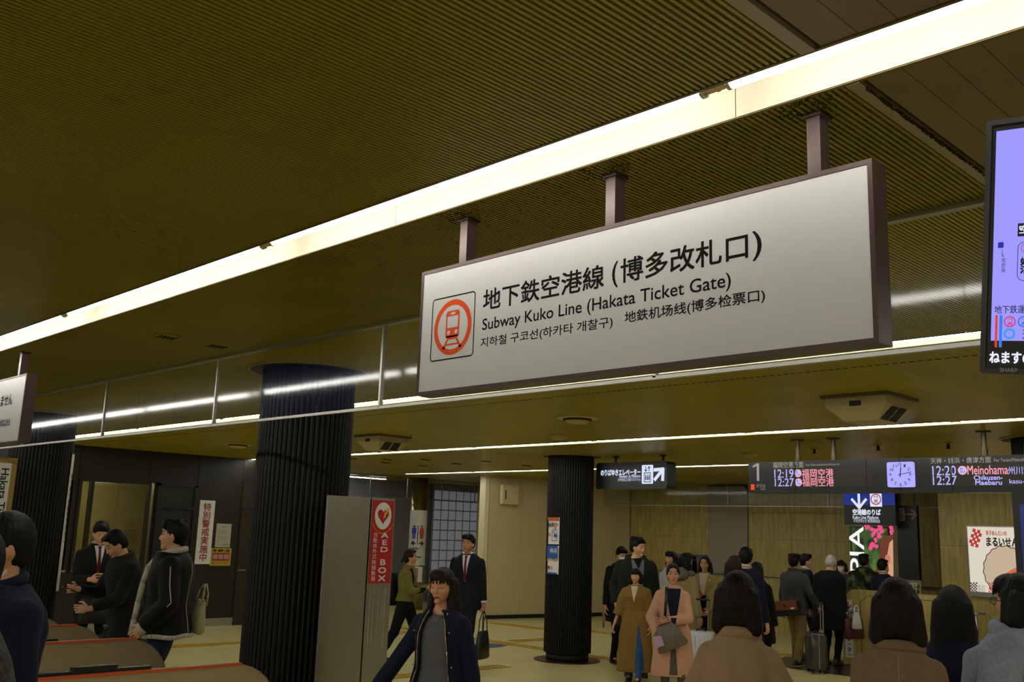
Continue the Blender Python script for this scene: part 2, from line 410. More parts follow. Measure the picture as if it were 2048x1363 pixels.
# dark wall with office windows and door on the left
dw = tag(MB().box(3.9, 10.45, WALLY+.02, WALLY+.2, 2.52, CZ+.2).box(3.9, 6.4, WALLY+.02, WALLY+.2, 0, 2.52).box(6.4, 8.3, WALLY+.02, WALLY+.2, 0, .99)
         .box(8.95-.45, 10.45, WALLY+.02, WALLY+.2, 0, 2.52).box(7.72, 7.85, WALLY+.02, WALLY+.2, .99, 2.52).build('wall_left', M_darkwall), kind='structure')
for k, (x0, x1) in enumerate(((3.9, 5.1), (5.1, 6.38), (6.38, 7.6), (7.6, 8.52), (8.52, 9.42), (9.42, 10.44))):
    MB().box(x0+.004, x1-.004, WALLY, WALLY+.03, 2.5, CZ).build('wall_panel', M_darkwall, dw)
    if x0 >= 8.5 or x0 < 5.2: MB().box(x0+.004, x1-.004, WALLY, WALLY+.03, .14, 2.5).build('wall_panel', M_darkwall, dw)
for x0, x1 in ((6.38, 7.7), (3.9, 5.0)): MB().box(x0, x1, WALLY, WALLY+.03, .14, .98).build('wall_panel', M_darkwall, dw)
wall('wall_left_side', 10.25, 10.45, WALLY+.2, 20.4, m=M_darkwall)
wl = tag(MB().box(8.6, 10.3, WALLY-.012, WALLY, 0, .14).box(3.9, 7.7, WALLY-.012, WALLY, 0, .14).build('baseboard_left', M_alu), kind='structure')
# office interior seen through the window
oi = MB().box(5.2, 10.2, 19.6, 19.7, 0, CZ).box(5.2, 5.3, WALLY+.2, 19.6, 0, CZ).box(5.2, 10.2, WALLY+.2, 19.6, 2.86, 2.9)
tag(oi.build('wall_office', M_creamwall), kind='structure')
for k in range(5):
    for zz in ((0.02, 1.42), (1.43, 2.84)): MB().box(5.32+k*.98, 5.32+(k+1)*.98-.008, 19.58, 19.6, zz[0], zz[1]).build('wall_panel', M_creamwall, bpy.data.objects['wall_office'])
def window(name, x0, x1, z0, z1, glassm, div=()):
    r = tag(empty(name, ((x0+x1)/2, WALLY, z0)), kind='structure'); ox, oy, oz = r.location
    f = MB(); t = .05
    f.box(x0-ox-t, x1-ox+t, -.03, .06, -t, 0).box(x0-ox-t, x1-ox+t, -.03, .06, z1-z0, z1-z0+t).box(x0-ox-t, x0-ox, -.03, .06, 0, z1-z0).box(x1-ox, x1-ox+t, -.03, .06, 0, z1-z0)
    for dx in div: f.box(dx-ox-.03, dx-ox+.03, -.03, .06, 0, z1-z0)
    f.build('window_frame', M_darkframe, r)
    xs = [x0]+list(div)+[x1]
    for a, b in zip(xs[:-1], xs[1:]): MB().box(a-ox, b-ox, .0, .008, 0, z1-z0).build('pane', glassm, r)
    MB().box(x0-ox-.02, x1-ox+.02, -.05, .0, -.03, 0).build('window_sill', M_alu, r)
M_clear = bpy.data.materials.new('window_clear_glass'); M_clear.use_nodes = True
_n = M_clear.node_tree; _n.nodes.remove(_n.nodes['Principled BSDF'])
_t = _n.nodes.new('ShaderNodeBsdfTransparent'); _t.inputs[0].default_value = (.55, .56, .5, 1); _g = _n.nodes.new('ShaderNodeBsdfGlossy'); _g.inputs['Roughness'].default_value = .03
_m = _n.nodes.new('ShaderNodeMixShader'); _m.inputs[0].default_value = .09
_n.links.new(_t.outputs[0], _m.inputs[1]); _n.links.new(_g.outputs[0], _m.inputs[2]); _n.links.new(_m.outputs[0], _n.nodes['Material Output'].inputs[0])
window('window_1', 6.45, 7.6, 1.0, 2.46, M_clear, (6.62,))
window('window_2', 5.3, 6.3, 1.0, 2.46, M_glassdark)
# door with transom light beside the notices
d1 = tag(empty('door_1', (8.2, WALLY, 0)), kind='structure')
MB().box(-.43, -.37, -.04, .1, 0, 2.5).box(.27, .33, -.04, .1, 0, 2.5).box(-.43, .33, -.04, .1, 2.46, 2.52).box(-.37, .27, -.04, .1, 2.06, 2.12).build('door_frame', M_darkframe, d1)
dl = MB().box(-.37, .27, .0, .04, 0, 2.06).build('door_leaf', mat('door_dark_green', (.010, .014, .010), .4), d1)
MB().box(-.33, -.25, -.03, 0, 1.0, 1.03).tube((-.29, 0, 1.0), (-.29, -.05, 1.0), .01).build('door_handle', M_alu, dl)
MB().box(-.37, .27, .02, .03, 2.12, 2.46).build('transom_pane', mat('transom_glass', (.05, .055, .045), .15), d1)
d2 = tag(empty('door_2', (9.85, WALLY, 0)), kind='structure')
MB().box(-.4, .4, -.02, .0, 0, 2.1).build('door_leaf', mat('door_brown', (.030, .020, .008), .45), d2)
MB().box(-.40, .40, -.012, 0, 2.12, 2.6).build('transom_pane', mat('door_brown', (.030, .020, .008), .45), d2)
MB().box(-.4, -.24, -.06, -.04, .98, 1.0).box(-.27, -.25, -.05, -.02, .98, 1.0).build('door_handle', M_alu, d2)
# office light that shows in the window and the small hanging sign inside
ol = MB().box(6.0, 7.6, 18.2, 18.32, 2.78, 2.85).build('office_light', mat('office_light_glow', (.8, .8, .7), .4, emit=(1, .95, .6), estr=30))
tag(ol, 'slim ceiling light glowing inside the office behind the window', 'ceiling light')

# cream wall at the back with rotated plane, its bright end post and black skirting
cw = tag(empty('wall_back', (14.75, 15.75, 0), math.radians(-10)), kind='structure')
MB().box(0, 4.2, 0, .2, 0, CZ+.2).build('wall_core', M_creamwall, cw)
for k in range(4):
    MB().box(k*.9+.10, (k+1)*.9+.095, -.012, 0, .08, 2.62).build('wall_panel', M_creamwall, cw)
    MB().box(k*.9+.10, (k+1)*.9+.095, -.012, 0, 2.63, CZ).build('wall_panel', M_creamwall, cw)
MB().box(-.02, .08, -.03, .2, 0, CZ).build('end_post', mat('post_pale', (.75, .68, .42), .4), cw)
MB().box(.08, 4.2, -.03, -.01, 0, .08).build('baseboard', M_blackm, cw)
tag(empty('hatch_box', (15.05, 15.60, 2.45), math.radians(-10), 'small cream wall box with a dark slot high on the cream wall', 'wall box'))
hb = bpy.data.objects['hatch_box']; MB().box(0, .42, -.12, 0, 0, .42).build('casing', M_creamwall, hb); MB().box(.06, .085, -.126, -.12, .1, .3).build('slot', M_blackm, hb)

# grey metal recess wall, end of the corridor
wall('wall_corridor', 10.45, 18.4, 20.2, 20.4, m=M_greywall)
wall('wall_corridor_side', 18.4, 18.6, 15.6, 20.4, m=M_creamwall)
# glass brick wall: every brick its own piece, with faint emission standing in for light from behind
gb = tag(empty('wall_glass_brick', (pt(868, 1000, 'y', 20.0).x, 20.0, 0)), kind='structure')
M_brick = mat('glass_brick', (.30, .31, .36), .22, emit=(.50, .50, .58), estr=.16, spec=.8)
bq = MB(); bs_ = .262
def brick_mesh():
    v = []; q = MB(); s_ = bs_-.03
    pr = [(0, 0), (.02, -.02), (s_/2, -.034)]
    q.add([(0, 0, 0), (s_, 0, 0), (s_, 0, s_), (0, 0, s_), (.03, -.03, .03), (s_-.03, -.03, .03), (s_-.03, -.03, s_-.03), (.03, -.03, s_-.03), (s_/2, -.042, s_/2)],
          [(0, 1, 5, 4), (1, 2, 6, 5), (2, 3, 7, 6), (3, 0, 4, 7), (4, 5, 8), (5, 6, 8), (6, 7, 8), (7, 4, 8)])
    me = q.mesh('glass_brick', True); me.materials.append(M_brick); return me
bm_ = brick_mesh()
for i in range(10):
    for j in range(11): link('glass_brick', bm_, None, gb, (i*bs_+.015, 0, j*bs_+.015))
MB().box(0, 2.7, .002, .06, 0, CZ).build('mortar', mat('brick_mortar', (.34, .33, .34), .6), gb)

# travertine back wall behind the escalators, slab by slab
sw = tag(MB().box(18.95, 19.15, 3.5, 17.2, 0, CZ+.2).build('wall_stone', mat('stone_joint', (.10, .08, .04), .8)), kind='structure')
for k in range(13):
    y1_ = 16.9-k*1.03
    for z0, z1 in ((0, 1.05), (1.10, 1.88), (1.885, CZ)):
        if k == 4 and z0 > .9: continue
        o = MB().box(18.93-(.25 if z0 == 0 else 0), 18.96, y1_-1.025, y1_, z0, z1).build('stone_slab', M_stone, sw)
tp = Fr((18.93, 12.78, 0), (0, -1, 0), (0, 0, 1)); q = MB(); tp.rrect(q, 0, 1.10, 1.02, 3.02, .12, .03)
q.build('smooth_panel', mat('panel_smooth_grey', (.30, .26, .20), .5), sw)
MB().box(18.66, 18.95, 3.5, 17.2, 1.05, 1.085).build('ledge_rail', M_steel, sw)
# stone pier on the right with its wall
pier = tag(MB().box(17.6, 18.2, -2.0, 7.05, 0, CZ+.2).build('wall_stone_right', M_groove), kind='structure')
for k in range(8):
    y1_ = 7.07-k*1.12
    for z0, z1 in ((0, .98), (.985, 1.88), (1.885, CZ)):
        MB().box(17.57, 17.62, y1_-1.115, y1_, z0, z1).build('stone_slab', M_stone, pier)
MB().box(17.62, 18.2, 7.03, 7.08, 0, CZ).build('stone_slab', M_stone, pier)

# far glass barriers
def barrier(axis, c, a, b, name_label, step=1.965, off=0., sub=3, joints=None, m=M_glass, thick=.008, z0=2.55):
    root = empty('smoke_barrier', (c, a, CZ) if axis == 'x' else (a, c, CZ), 0, name_label, 'glass barrier')
    def bx(nm, s0, s1, t0, t1, za, zb, mm):
        mb = MB()
        if axis == 'x': mb.box(t0, t1, s0-a, s1-a, za-CZ, zb-CZ)
        else: mb.box(s0-a, s1-a, t0, t1, za-CZ, zb-CZ)
        mb.build(nm, mm, root)
    ys = []; y = off
    while y < b:
        if y >= a-step: ys.append(y)
        y += step/sub
    k = 0
    for i, y in enumerate(ys):
        s0, s1 = max(y, a), min(y+step/sub, b)
        if s1-s0 > .05: bx('glass_pane', s0+.002, s1-.002, -thick/2, thick/2, z0+.01, CZ-.012, m)
    y = off
    while y < b:
        if y >= a: bx('mullion', y-.008, y+.008, -.012, .012, z0, CZ, M_alu)
        y += step
    bx('bottom_rail', a, b, -.012, .012, z0-.008, z0+.008, M_alu)
    bx('top_rail', a, b, -.02, .02, CZ-.020, CZ+.012, M_alu)
    return root
barrier('x', XG, -4.5, 20.4, 'long glass smoke barrier hanging from the ceiling behind the big white sign', off=4.502-1.965*5)
barrier('x', 18.05, 7.1, 16.9, 'far glass smoke barrier hanging in front of the stone back wall', step=2.3, off=7.1, sub=1)
barrier('y', 18.55, 10.45, 18.0, 'glass smoke barrier across the restroom corridor above the grey recess', step=1.1, off=10.4, sub=1)

# ---------------- fluted round columns
def column(x, y, label, fine=True, plate=False, n=56):
    root = empty('round_column', (x, y, 0), 0, label, 'column')
    R_ = .352
    MB().tube((0, 0, .12), (0, 0, CZ), R_-.012, n=48).build('shaft', M_blackm, root, True)
    w_ = 2*PI*R_/n
    def strip(mb, t):
        c, s_ = math.cos(t), math.sin(t); er = Vector((c, s_, 0)); et = Vector((-s_, c, 0)); 
        a = [er*(R_-.014)-et*w_*.46, er*R_-et*w_*.36, er*(R_+.006), er*R_+et*w_*.36, er*(R_-.014)+et*w_*.46]
        v = [p+Vector((0, 0, .12)) for p in a]+[p+Vector((0, 0, CZ+.02)) for p in a]
        mb.add(v, [(i, i+1, 6+i, 5+i) for i in range(4)]+[(0, 1, 2, 3, 4)])
    if fine:
        q = MB(); strip(q, 0); me = q.mesh('cladding_strip'); me.materials.append(M_column)
        for k in range(n):
            o = link('cladding_strip', me, None, root); o.rotation_euler.z = 2*PI*k/n
    else:
        q = MB(); 
        for k in range(n): strip(q, 2*PI*k/n)
        tag(q.build('fluting', M_column, root), kind='stuff')
    MB().tube((0, 0, 0), (0, 0, .12), R_-.03, n=40).build('plinth', M_blackm, root, True)
    if plate: MB().tube((0, 0, 0), (0, 0, .012), .50, n=48).build('base_plate', mat('column_plate_brown', (.035, .012, .006), .3), root)
    rg = MB().tube((0, 0, CZ-.006), (0, 0, CZ+.01), .46, n=48); rg.build('ceiling_gap', M_blackm, root)
    q = MB(); fr = Fr((0, 0, CZ-.008), (1, 0, 0), (0, 1, 0)); n_ = 64; v = []
    for i in range(n_):
        t = 2*PI*i/n_
        for rr, zz in ((.455, CZ-.012), (.475, CZ-.012), (.475, CZ), (.455, CZ)): v.append((rr*math.cos(t), rr*math.sin(t), zz))
    q.add(v, [(4*i+j, 4*((i+1) % n_)+j, 4*((i+1) % n_)+(j+1) % 4, 4*i+(j+1) % 4) for i in range(n_) for j in range(4)])
    q.build('ceiling_ring', M_ventw, root)
    return root
column(4.14, 6.48, 'nearest dark fluted round column, behind the steel defibrillator cabinet')
column(4.14, 12.15, 'dark fluted round column at the left edge, carrying white banners')
column(11.38, 10.22, 'dark fluted round column carrying two wireless notices', plate=True)
column(11.5, 3.42, 'dark fluted round column at the right edge by the departure board', fine=False)

# ---------------- black hoarding at right edge with blue panel
hp = empty('map_board', (10.2, pt(2024, 1000, 'x', 10.17).y-.28, 0), 0, 'tall black and blue notice board at the right edge of the view', 'notice board')
MB().box(-.03, .03, -.65, .28, .0, 2.46).build('board_frame', M_black, hp)
for k in range(6): MB().box(-.036, -.028, -.6, .215, .32+k*.33, .32+k*.33+.322).build('blue_panel', mat('board_blue', (.01, .02, .10), .3, emit=(.02, .05, .5), estr=.15), hp)
# ================================================================== SIGNS AND FITTINGS
M_ink = mat('ink_black', (.006, .006, .005), .85, spec=.08)
M_orange_ink = mat('ink_orange', (.52, .055, .006), .7, spec=.15)
M_red = mat('ink_red', (.42, .012, .015), .45)
M_whitep = mat('print_white', (.75, .74, .70), .5)

def train_icon(fr, a, b, r, m, bg, parent, h=.003):
    """ring with a front view of a train: ring, carriage, window, lamps, rails"""
    q = MB(); fr.ring(q, a, b, r, r*.80, h)
    fr.rrect(q, a-.36*r, b-.36*r, a+.36*r, b+.60*r, .12*r, h)
    fr.poly(q, [(a-.36*r, b-.30*r), (a+.36*r, b-.30*r), (a+.26*r, b-.44*r), (a-.26*r, b-.44*r)], h)
    for s_ in (-1, 1):
        fr.poly(q, [(a+s_*.20*r, b-.44*r), (a+s_*.30*r, b-.44*r), (a+s_*.52*r, b-.74*r), (a+s_*.40*r, b-.78*r)], h)
    fr.rect(q, a-.32*r, b-.64*r, a+.32*r, b-.58*r, h)
    q.build('emblem', m, parent)
    q = MB(); fr.rrect(q, a-.28*r, b-.02*r, a+.28*r, b+.40*r, .05*r, h*1.8+.0001); fr.rrect(q, a-.12*r, b+.46*r, a+.12*r, b+.54*r, .03*r, h*1.8+.0001)
    for s_ in (-1, 1): fr.disc(q, a+s_*.20*r, b-.18*r, .08*r, h*1.8+.0001, 16)
    q.build('emblem_window', bg, parent)
def arrow(fr, mb, a, b, L, t, ang, h=.003, hw=.5):
    c, s_ = math.cos(ang), math.sin(ang)
    def T(x, y): return (a+x*c-y*s_, b+x*s_+y*c)
    fr.line(mb, [T(-L/2, 0), T(L/2-t*.6, 0)], t, h)
    fr.line(mb, [T(L/2-hw*L, hw*L*.9), T(L/2, 0), T(L/2-hw*L, -hw*L*.9)], t, h)
def elevator_icon(fr, a, b, s_, m, bg, parent, h=.003):
    q = MB(); fr.rrect(q, a-s_*.45, b-s_*.6, a+s_*.45, b+s_*.6, .06*s_, h); q.build('emblem', m, parent)
    q = MB(); fr.rframe(q, a-s_*.28, b-s_*.5, a+s_*.28, b+s_*.12, .02*s_, .05*s_, h+.0015)
    for k in (-1, 0, 1): fr.disc(q, a+k*s_*.14, b-.06*s_, .045*s_, h+.0015, 10); fr.rect(q, a+k*s_*.14-.045*s_, b-.36*s_, a+k*s_*.14+.045*s_, b-.12*s_, h+.0015)
    arrow(fr, q, a-s_*.13, b+s_*.34, s_*.3, s_*.05, -PI/2, h+.0015, .35); arrow(fr, q, a+s_*.13, b+s_*.34, s_*.3, s_*.05, PI/2, h+.0015, .35)
    q.build('emblem_figure', bg, parent)

# ---- main hanging sign
def hanging_sign(yl, yr, label, posts, fill):
    """yl = left (far) end, yr = right (near) end, in world Y; face looks to -X"""
    xf, z0, z1, th = 2.345, 2.377, 2.870, .075
    root = empty('hanging_sign', (xf, (yl+yr)/2, z0), 0, label, 'sign'); oy = (yl+yr)/2
    W = yl-yr; H_ = z1-z0; t = .014
    MB().box(.004, th, -W/2+.002, W/2-.002, .002, H_-.002).build('casing', M_brown, root)
    f = MB(); f.box(-.002, th+.002, -W/2, -W/2+t, 0, H_).box(-.002, th+.002, W/2-t, W/2, 0, H_).box(-.002, th+.002, -W/2+t, W/2-t, H_-t, H_).box(-.002, th+.002, -W/2+t, W/2-t, 0, t)
    f.build('frame', M_brown, root)
    MB().box(.0, .004, -W/2+t, W/2-t, t, H_-t).build('face', M_white, root)
    for py in posts:
        b_ = MB().box(th*.12, th*.12+.05, py-oy-.02, py-oy+.02, H_-.001, CZ-z0+.01); b_.box(th*.12-.008, th*.12+.058, py-oy-.028, py-oy+.028, CZ-z0-.012, CZ-z0+.0)
        b_.build('post', M_brown, root)
    fr = Fr((0, W/2, 0), (0, -1, 0), (0, 0, 1))      # origin lower left seen from the front, in the sign's own space
    fill(fr, root, W, H_)
    return root
def fill_main(fr, root, W, H_):
    # helper: photo pixel on the sign face -> frame coordinates
    def uv(px, py):
        p = pt(px, py, 'x', 2.345); return (2.917-p.y, p.z-2.377)
    def line(st, tl, br_, bold, m=M_ink, th_=None):
        (a0, _), (a1, _) = uv(*tl), uv(*br_); return a0, a1
    a0, b0 = uv(862, 722); a1, b1 = uv(949, 585)
    q = MB(); A0, A1 = .058, .236; B0, B1 = .115, .395
    A0, B0_ = uv(861, 700)[0], uv(861, 722)[1]; A1, B1_ = uv(949, 650)[0], uv(950, 583)[1]
    s_ = A1-A0; cb = (B0_+B1_)/2
    fr.rframe(q, A0, cb-s_/2, A1, cb+s_/2, .016, .005, .0004); q.build('emblem_border', M_ink, root)
    train_icon(fr, (A0+A1)/2, cb, s_*.435, M_orange_ink, M_white, root, .0004)
    def T(st, l, t_, b_, r_, bold):
        # l, r_: x pixels; t_, b_: (x, y) points on top and bottom of the line
        al = uv(l, 640)[0]; ar = uv(r_, 560)[0]; bt = uv(*t_)[1]; bb = uv(*b_)[1]
        return text(st, fr, al, bb, ar, bt, M_ink, root, bold=bold)
    def uvx(x): return uv(x, 600)[0]
    zt = lambda x, y: uv(x, y)[1]
    def box_text(st, xl, xr, top, bot, bold, mtrl=M_ink):
        return text(st, fr, uvx(xl), zt(*bot), uvx(xr), zt(*top), mtrl, root, bold=bold, h=.0003)
    box_text('地下鉄空港線', 967, 1207, (1187, 532), (1187, 578), .017)
    box_text('(', 1224, 1235, (1234, 522), (1232, 574), .01)
    box_text('博多改札口', 1241, 1497, (1268, 513), (1268, 561), .017)
    box_text(')', 1507, 1525, (1515, 461), (1515, 520), .01)
    box_text('Subway Kuko Line (Hakata Ticket Gate)', 967, 1462, (1456, 545), (1456, 582), .010)
    box_text('지하철 구코선(하카타 개찰구)', 965, 1226, (1222, 632), (1222, 657), .010)
    box_text('地鉄机场线(博多检票口)', 1250, 1530, (1440, 591), (1440, 619), .012)
hanging_sign(2.917, 1.070, 'large white sign with orange train emblem and ticket gate lettering on three brown posts', (2.691, 1.966, 1.239), fill_main)
def fill_left(fr, root, W, H_):
    def uv(px, py):
        p = pt(px, py, 'x', 2.345); return (9.19-p.y, p.z-2.377)
    a1 = uv(25, 800)[0]; b1 = uv(20, 787)[1]; b0 = uv(12, 811)[1]
    text('入場できません', fr, a1-.62, b0, a1, b1, M_ink, root, bold=.01)
    a1 = uv(21, 840)[0]; b1 = uv(10, 838)[1]; b0 = uv(10, 851)[1]
    text('不能从此检票口进去', fr, a1-.40, b0, a1, b1, M_ink, root, bold=.004)
hanging_sign(9.19, 7.345, 'white sign with black lettering cut off by the left edge, brown frame', (7.555,), fill_left)

# ---- flat screen television at the right edge, tilted down, turned to the camera side
tv = empty('television', (2.30, .42, 2.58), 0, 'black flat screen television with a lilac picture at the right edge', 'television')
tvb = empty('television_body', (0, 0, 0)); tvb.parent = tv
tilt = math.radians(7)
tl_ = pt(1974, 243, 'x', 2.235); bl_ = pt(1960, 746, 'x', 2.30)
UP = (tl_-bl_).normalized()
HT = (tl_-bl_).length; WT = HT*.60
O = Vector((bl_.x, bl_.y, bl_.z)) - Vector((2.30, .42, 2.58))
RT_ = Vector((0, -1, 0)); RT_ = (RT_-UP*RT_.dot(UP)).normalized(); tf = Fr(O, RT_, UP)
q = MB(); tf.rrect(q, 0, 0, WT, HT, .008, .0, h0=-.05); q.build('bezel', M_black, tv)
q = MB(); tf.rframe(q, .0, .0, WT, HT, .008, .012, .003); q.build('bezel_edge', mat('tv_edge', (.03, .03, .032), .3), tv)
bz = .022; bbm = .04
M_lilac = mat('screen_lilac', (.02, .02, .02), .3, emit='9a96ff', estr=1.0)
q = MB(); tf.rect(q, bz, bbm+.035, WT-bz, HT-bz*1.2, .002); q.build('screen', M_lilac, tv)
q = MB(); tf.rect(q, bz, bbm, WT-bz, bbm+.035, .002); q.build('caption_bar', M_black, tv)
def tuv(px, py):
    d = fw + rt*((px-1024)/FPX) - up*((py-681.5)/FPX); o = O+Vector((2.30, .42, 2.58)); n = tf.n
    t = (o-CAM).dot(n)/d.dot(n); p = CAM+d*t-o; return p.dot(tf.r), p.dot(tf.u)
def ttext(st, x0, y0, x1, y1, m, bold=.01, ref=None, **k):
    a0, b0 = tuv(x0, y1); a1, b1 = tuv(x1, y0); text(st, tf, a0, b0, a1, b1, m, tv, bold=bold, h=.004, **k)
G_w = glow('eeeeff', 1.0); G_dk = mat('screen_ink', (.004, .004, .02), .4)
a0, b0 = tuv(1984, 725); a1, b1 = tuv(2046, 703)
text('ねますのでご', tf, a0-.004, b0, a0+(a1-a0)*2.05, b1, G_w, tv, bold=.03, h=.004)
ttext('SHARP', 2001, 736, 2036, 743, mat('print_grey', (.35, .35, .36), .4), .02)
a0, b0 = tuv(1990, 627); a1, b1 = tuv(2047, 610)
text('地下鉄運行情報', tf, a0, b0, a0+(a1-a0)*1.9, b1, G_dk, tv, bold=.005, h=.004)
q = MB(); A, B = tuv(1997, 483); A2, B2 = tuv(2016, 495); tf.rrect(q, A-.0, B2, A+.012, B2+.013, .002, .003); q.build('line_badge', glow('2030b0', .8), tv)
ttext('\n'.join('JR筑肥線'), 2003, 498, 2013, 545, G_dk, .0, vert=False)
A, B = tuv(2036, 508)
q = MB(); tf.rframe(q, A, tuv(2036, 562)[1], A+.09, tuv(2036, 484)[1], .014, .0015, .004); q.build('map_outline', mat('screen_line', (.1, .1, .3), .4), tv)
q = MB(); tf.ring(q, A+.019, tuv(2036, 496)[1]-.001, .012, .0105, .0045); q.build('station_ring', glow('d04070', .8), tv)
text('K\n01', tf, A+.013, tuv(2036, 496)[1]-.008, A+.025, tuv(2036, 496)[1]+.007, G_dk, tv, h=.0045)
text('姪\n浜', tf, A+.007, tuv(2038, 547)[1], A+.03, tuv(2038, 516)[1], G_dk, tv, bold=.02, h=.0045)
q = MB(); A3, B3 = tuv(2036, 473); tf.rect(q, A3, B3, A3+.12, tuv(2036, 447)[1], .003); q.build('map_header', mat('screen_navy', (.005, .005, .05), .4), tv)
text('空港線', tf, A3+.004, B3+.006, A3+.075, B3+.025, G_w, tv, bold=.02, h=.0045)
q = MB(); A4, B4 = tuv(1990, 694); tf.rect(q, A4, B4, A4+.005, tuv(1990, 630)[1], .003); q.build('red_stripe', glow('e04030', .9), tv)
q = MB(); tf.rect(q, A4+.009, B4, A4+.015, tuv(1990, 630)[1], .003); q.build('blue_stripe', glow('3a80f0', .9), tv)
for dx, cc in ((.031, 'e0306a'), (.060, '3070e0')):
    train_icon(tf, A4+dx, tuv(2016, 643)[1], .0125, glow(cc, .9), M_lilac, tv, .0035)
q = MB(); tf.ring(q, A4+.031, tuv(2016, 667)[1], .0125, .0075, .004); q.build('status_ring', glow('40a0ff', .9), tv)
text('通常', tf, A4+.058, tuv(2034, 678)[1], A4+.105, tuv(2034, 658)[1], G_dk, tv, bold=.0, h=.004)
q = MB(); q.tube(tf.P(WT*.7, HT*.8, -.03), Vector((tf.P(WT*.7, HT*.8, -.03).x+.02, tf.P(WT*.7, 0, 0).y, CZ-2.58)), .02); q.build('hanging_pole', M_brown, tv)
bpy.data.objects.remove(tvb)

# ---- steel defibrillator cabinet
aed = empty('defibrillator_cabinet', (4.22, 5.90, 0), 0, 'tall brushed steel cabinet with a red AED BOX panel beside the nearest column', 'cabinet')
xa0, xa1, xa2 = (pt(a_, b_, 'y', 5.75).x-4.22 for a_, b_ in ((657, 992), (744, 995), (791, 997)))
MB().box(xa0+.16, xa2-.004, -.13, .09, 0, 2.07).build('body', M_blackm, aed)
MB().box(xa0, xa1-.012, -.15, -.131, 0, 2.08).build('side_panel', M_steel, aed)
MB().box(xa1, xa2, -.15, -.131, 0, 2.08).build('door', M_steel, aed)
af = Fr((xa1, -.150, 0), (1, 0, 0), (0, 0, 1)); o_a = aed.location
def auv(px, py):
    p = pt(px, py, 'y', 5.75)-o_a; return p.x-xa1, p.z
M_steelp = mat('steel_print', (.50, .47, .40), .5)
ar, zt_ = auv(788, 1000); al, zb_ = auv(742, 1166)
al, ar = .010, xa2-xa1-.010; AK = (ar-al)/.23
q = MB(); af.rect(q, al, zb_, ar, zt_-.005, .003); q.build('red_panel', mat('aed_red', (.45, .008, .014), .4), aed)
ca, cb2 = (al+ar)/2, auv(768, 1031)[1]
q = MB(); af.disc(q, ca, cb2, .088*AK, .0045, ry=.097); q.build('white_roundel', M_whitep, aed)
q = MB(); hp_ = []
for i in range(40):
    t = 2*PI*i/40; hx = 16*math.sin(t)**3; hy = 13*math.cos(t)-5*math.cos(2*t)-2*math.cos(3*t)-math.cos(4*t); hp_.append((ca+hx*.0037*AK, cb2+.0+hy*.0037))
af.poly(q, hp_, .006); q.build('heart', mat('aed_red', 0), aed)
q = MB()
for P_ in ([(.06, .052), (.035, .022), (.045, .024), (.02, .0), (.028, -.001), (.0, -.024), (.012, .008), (.006, .007), (.026, .03), (.018, .03), (.05, .06)],): af.poly(q, [(ca+a*AK, cb2+b) for a, b in P_], .0075)
q.build('lightning_bolt', mat('ink_yellow', (.7, .5, .01), .4), aed)
s0 = 'Automated External Defibrillator'
for k, ch in enumerate(s0):
    if ch == ' ': continue
    t = math.radians(-152+124*k/(len(s0)-1)); r_ = .118
    fr2 = Fr(af.P(ca+AK*r_*math.cos(t), cb2+r_*math.sin(t)*1.05, 0), af.r*math.cos(t+PI/2)+af.u*math.sin(t+PI/2), -af.r*math.sin(t+PI/2)+af.u*math.cos(t+PI/2))
    text(ch, fr2, -.003, -.006, .003, .004, mat('ink_yellow', 0), aed, h=.0045, res=1)
text(list('AED'), af, .118*AK, auv(770, 1103)[1], .195*AK, auv(770, 1065)[1], M_whitep, aed, vert=True, ls=1.0, bold=.03, h=.0045)
text(list('BOX'), af, .108*AK, auv(770, 1161)[1], .190*AK, auv(770, 1118)[1], M_whitep, aed, vert=True, ls=1.0, bold=.03, h=.0045)
text(list('自動体外式除細動器'), af, .035*AK, auv(750, 1161)[1], .080*AK, auv(750, 1064)[1], M_whitep, aed, vert=True, ls=1.05, bold=.0, h=.0045)
zt2 = auv(760, 1176)[1]; zb2 = auv(750, 1298)[1]
q = MB(); af.rect(q, .038*AK, zb2, .041*AK, zt2, .003); af.rect(q, .196*AK, zb2, .199*AK, zt2, .003); q.build('ruled_line', M_steelp, aed)
for st_, a_ in (('AEDとは心臓発作等の突然の心停止時に', .158), ('救急車が到着する迄の間、心臓に電気ショックを', .112), ('与え、蘇生させる事を目的とした医療機器です。', .062)):
    text(list(st_), af, a_*AK, zb2+.01, (a_+.026)*AK, zt2-.015, M_steelp, aed, vert=True, ls=1.0, h=.003, res=2)

# ---- elevator sign
es = empty('elevator_sign', (11.55, 9.18, 2.75), 0, 'black hanging sign with lift pictogram and diagonal white arrow', 'sign')
ef = Fr((0, .67, -.2), (0, -1, 0), (0, 0, 1)); q = MB(); ef.rrect(q, 0, 0, 1.34, .40, .05, 0, h0=-.22); q.build('casing', M_black, es)
for yy in (.37, -.52): MB().tube((.11, yy, .19), (.11, yy, CZ-2.75), .018).tube((.11, yy, CZ-2.77), (.11, yy, CZ-2.75), .05).build('hanger', M_black, es)
G_es = glow('dbe6ff', .95)
def euv(px, py): p = pt(px, py, 'x', 11.55); return 9.85-p.y, p.z-2.55
def etext(st, x0, y0, x1, y1, b_=0.01, **k): a0, b0 = euv(x0, y1); a1, b1 = euv(x1, y0); text(st, ef, a0, b0, a1, b1, G_es, es, bold=b_, **k)
etext('のりばゆきエレベーター', 1202, 937, 1281, 951, .03); etext('Elevator to Platform', 1239, 948, 1281, 955, .01); etext('(中央改札口方面でのりかえ)', 1236, 955, 1281, 963, .0)
a_, b_ = euv(1295, 948); elevator_icon(ef, a_, b_, .23, G_es, M_black, es)
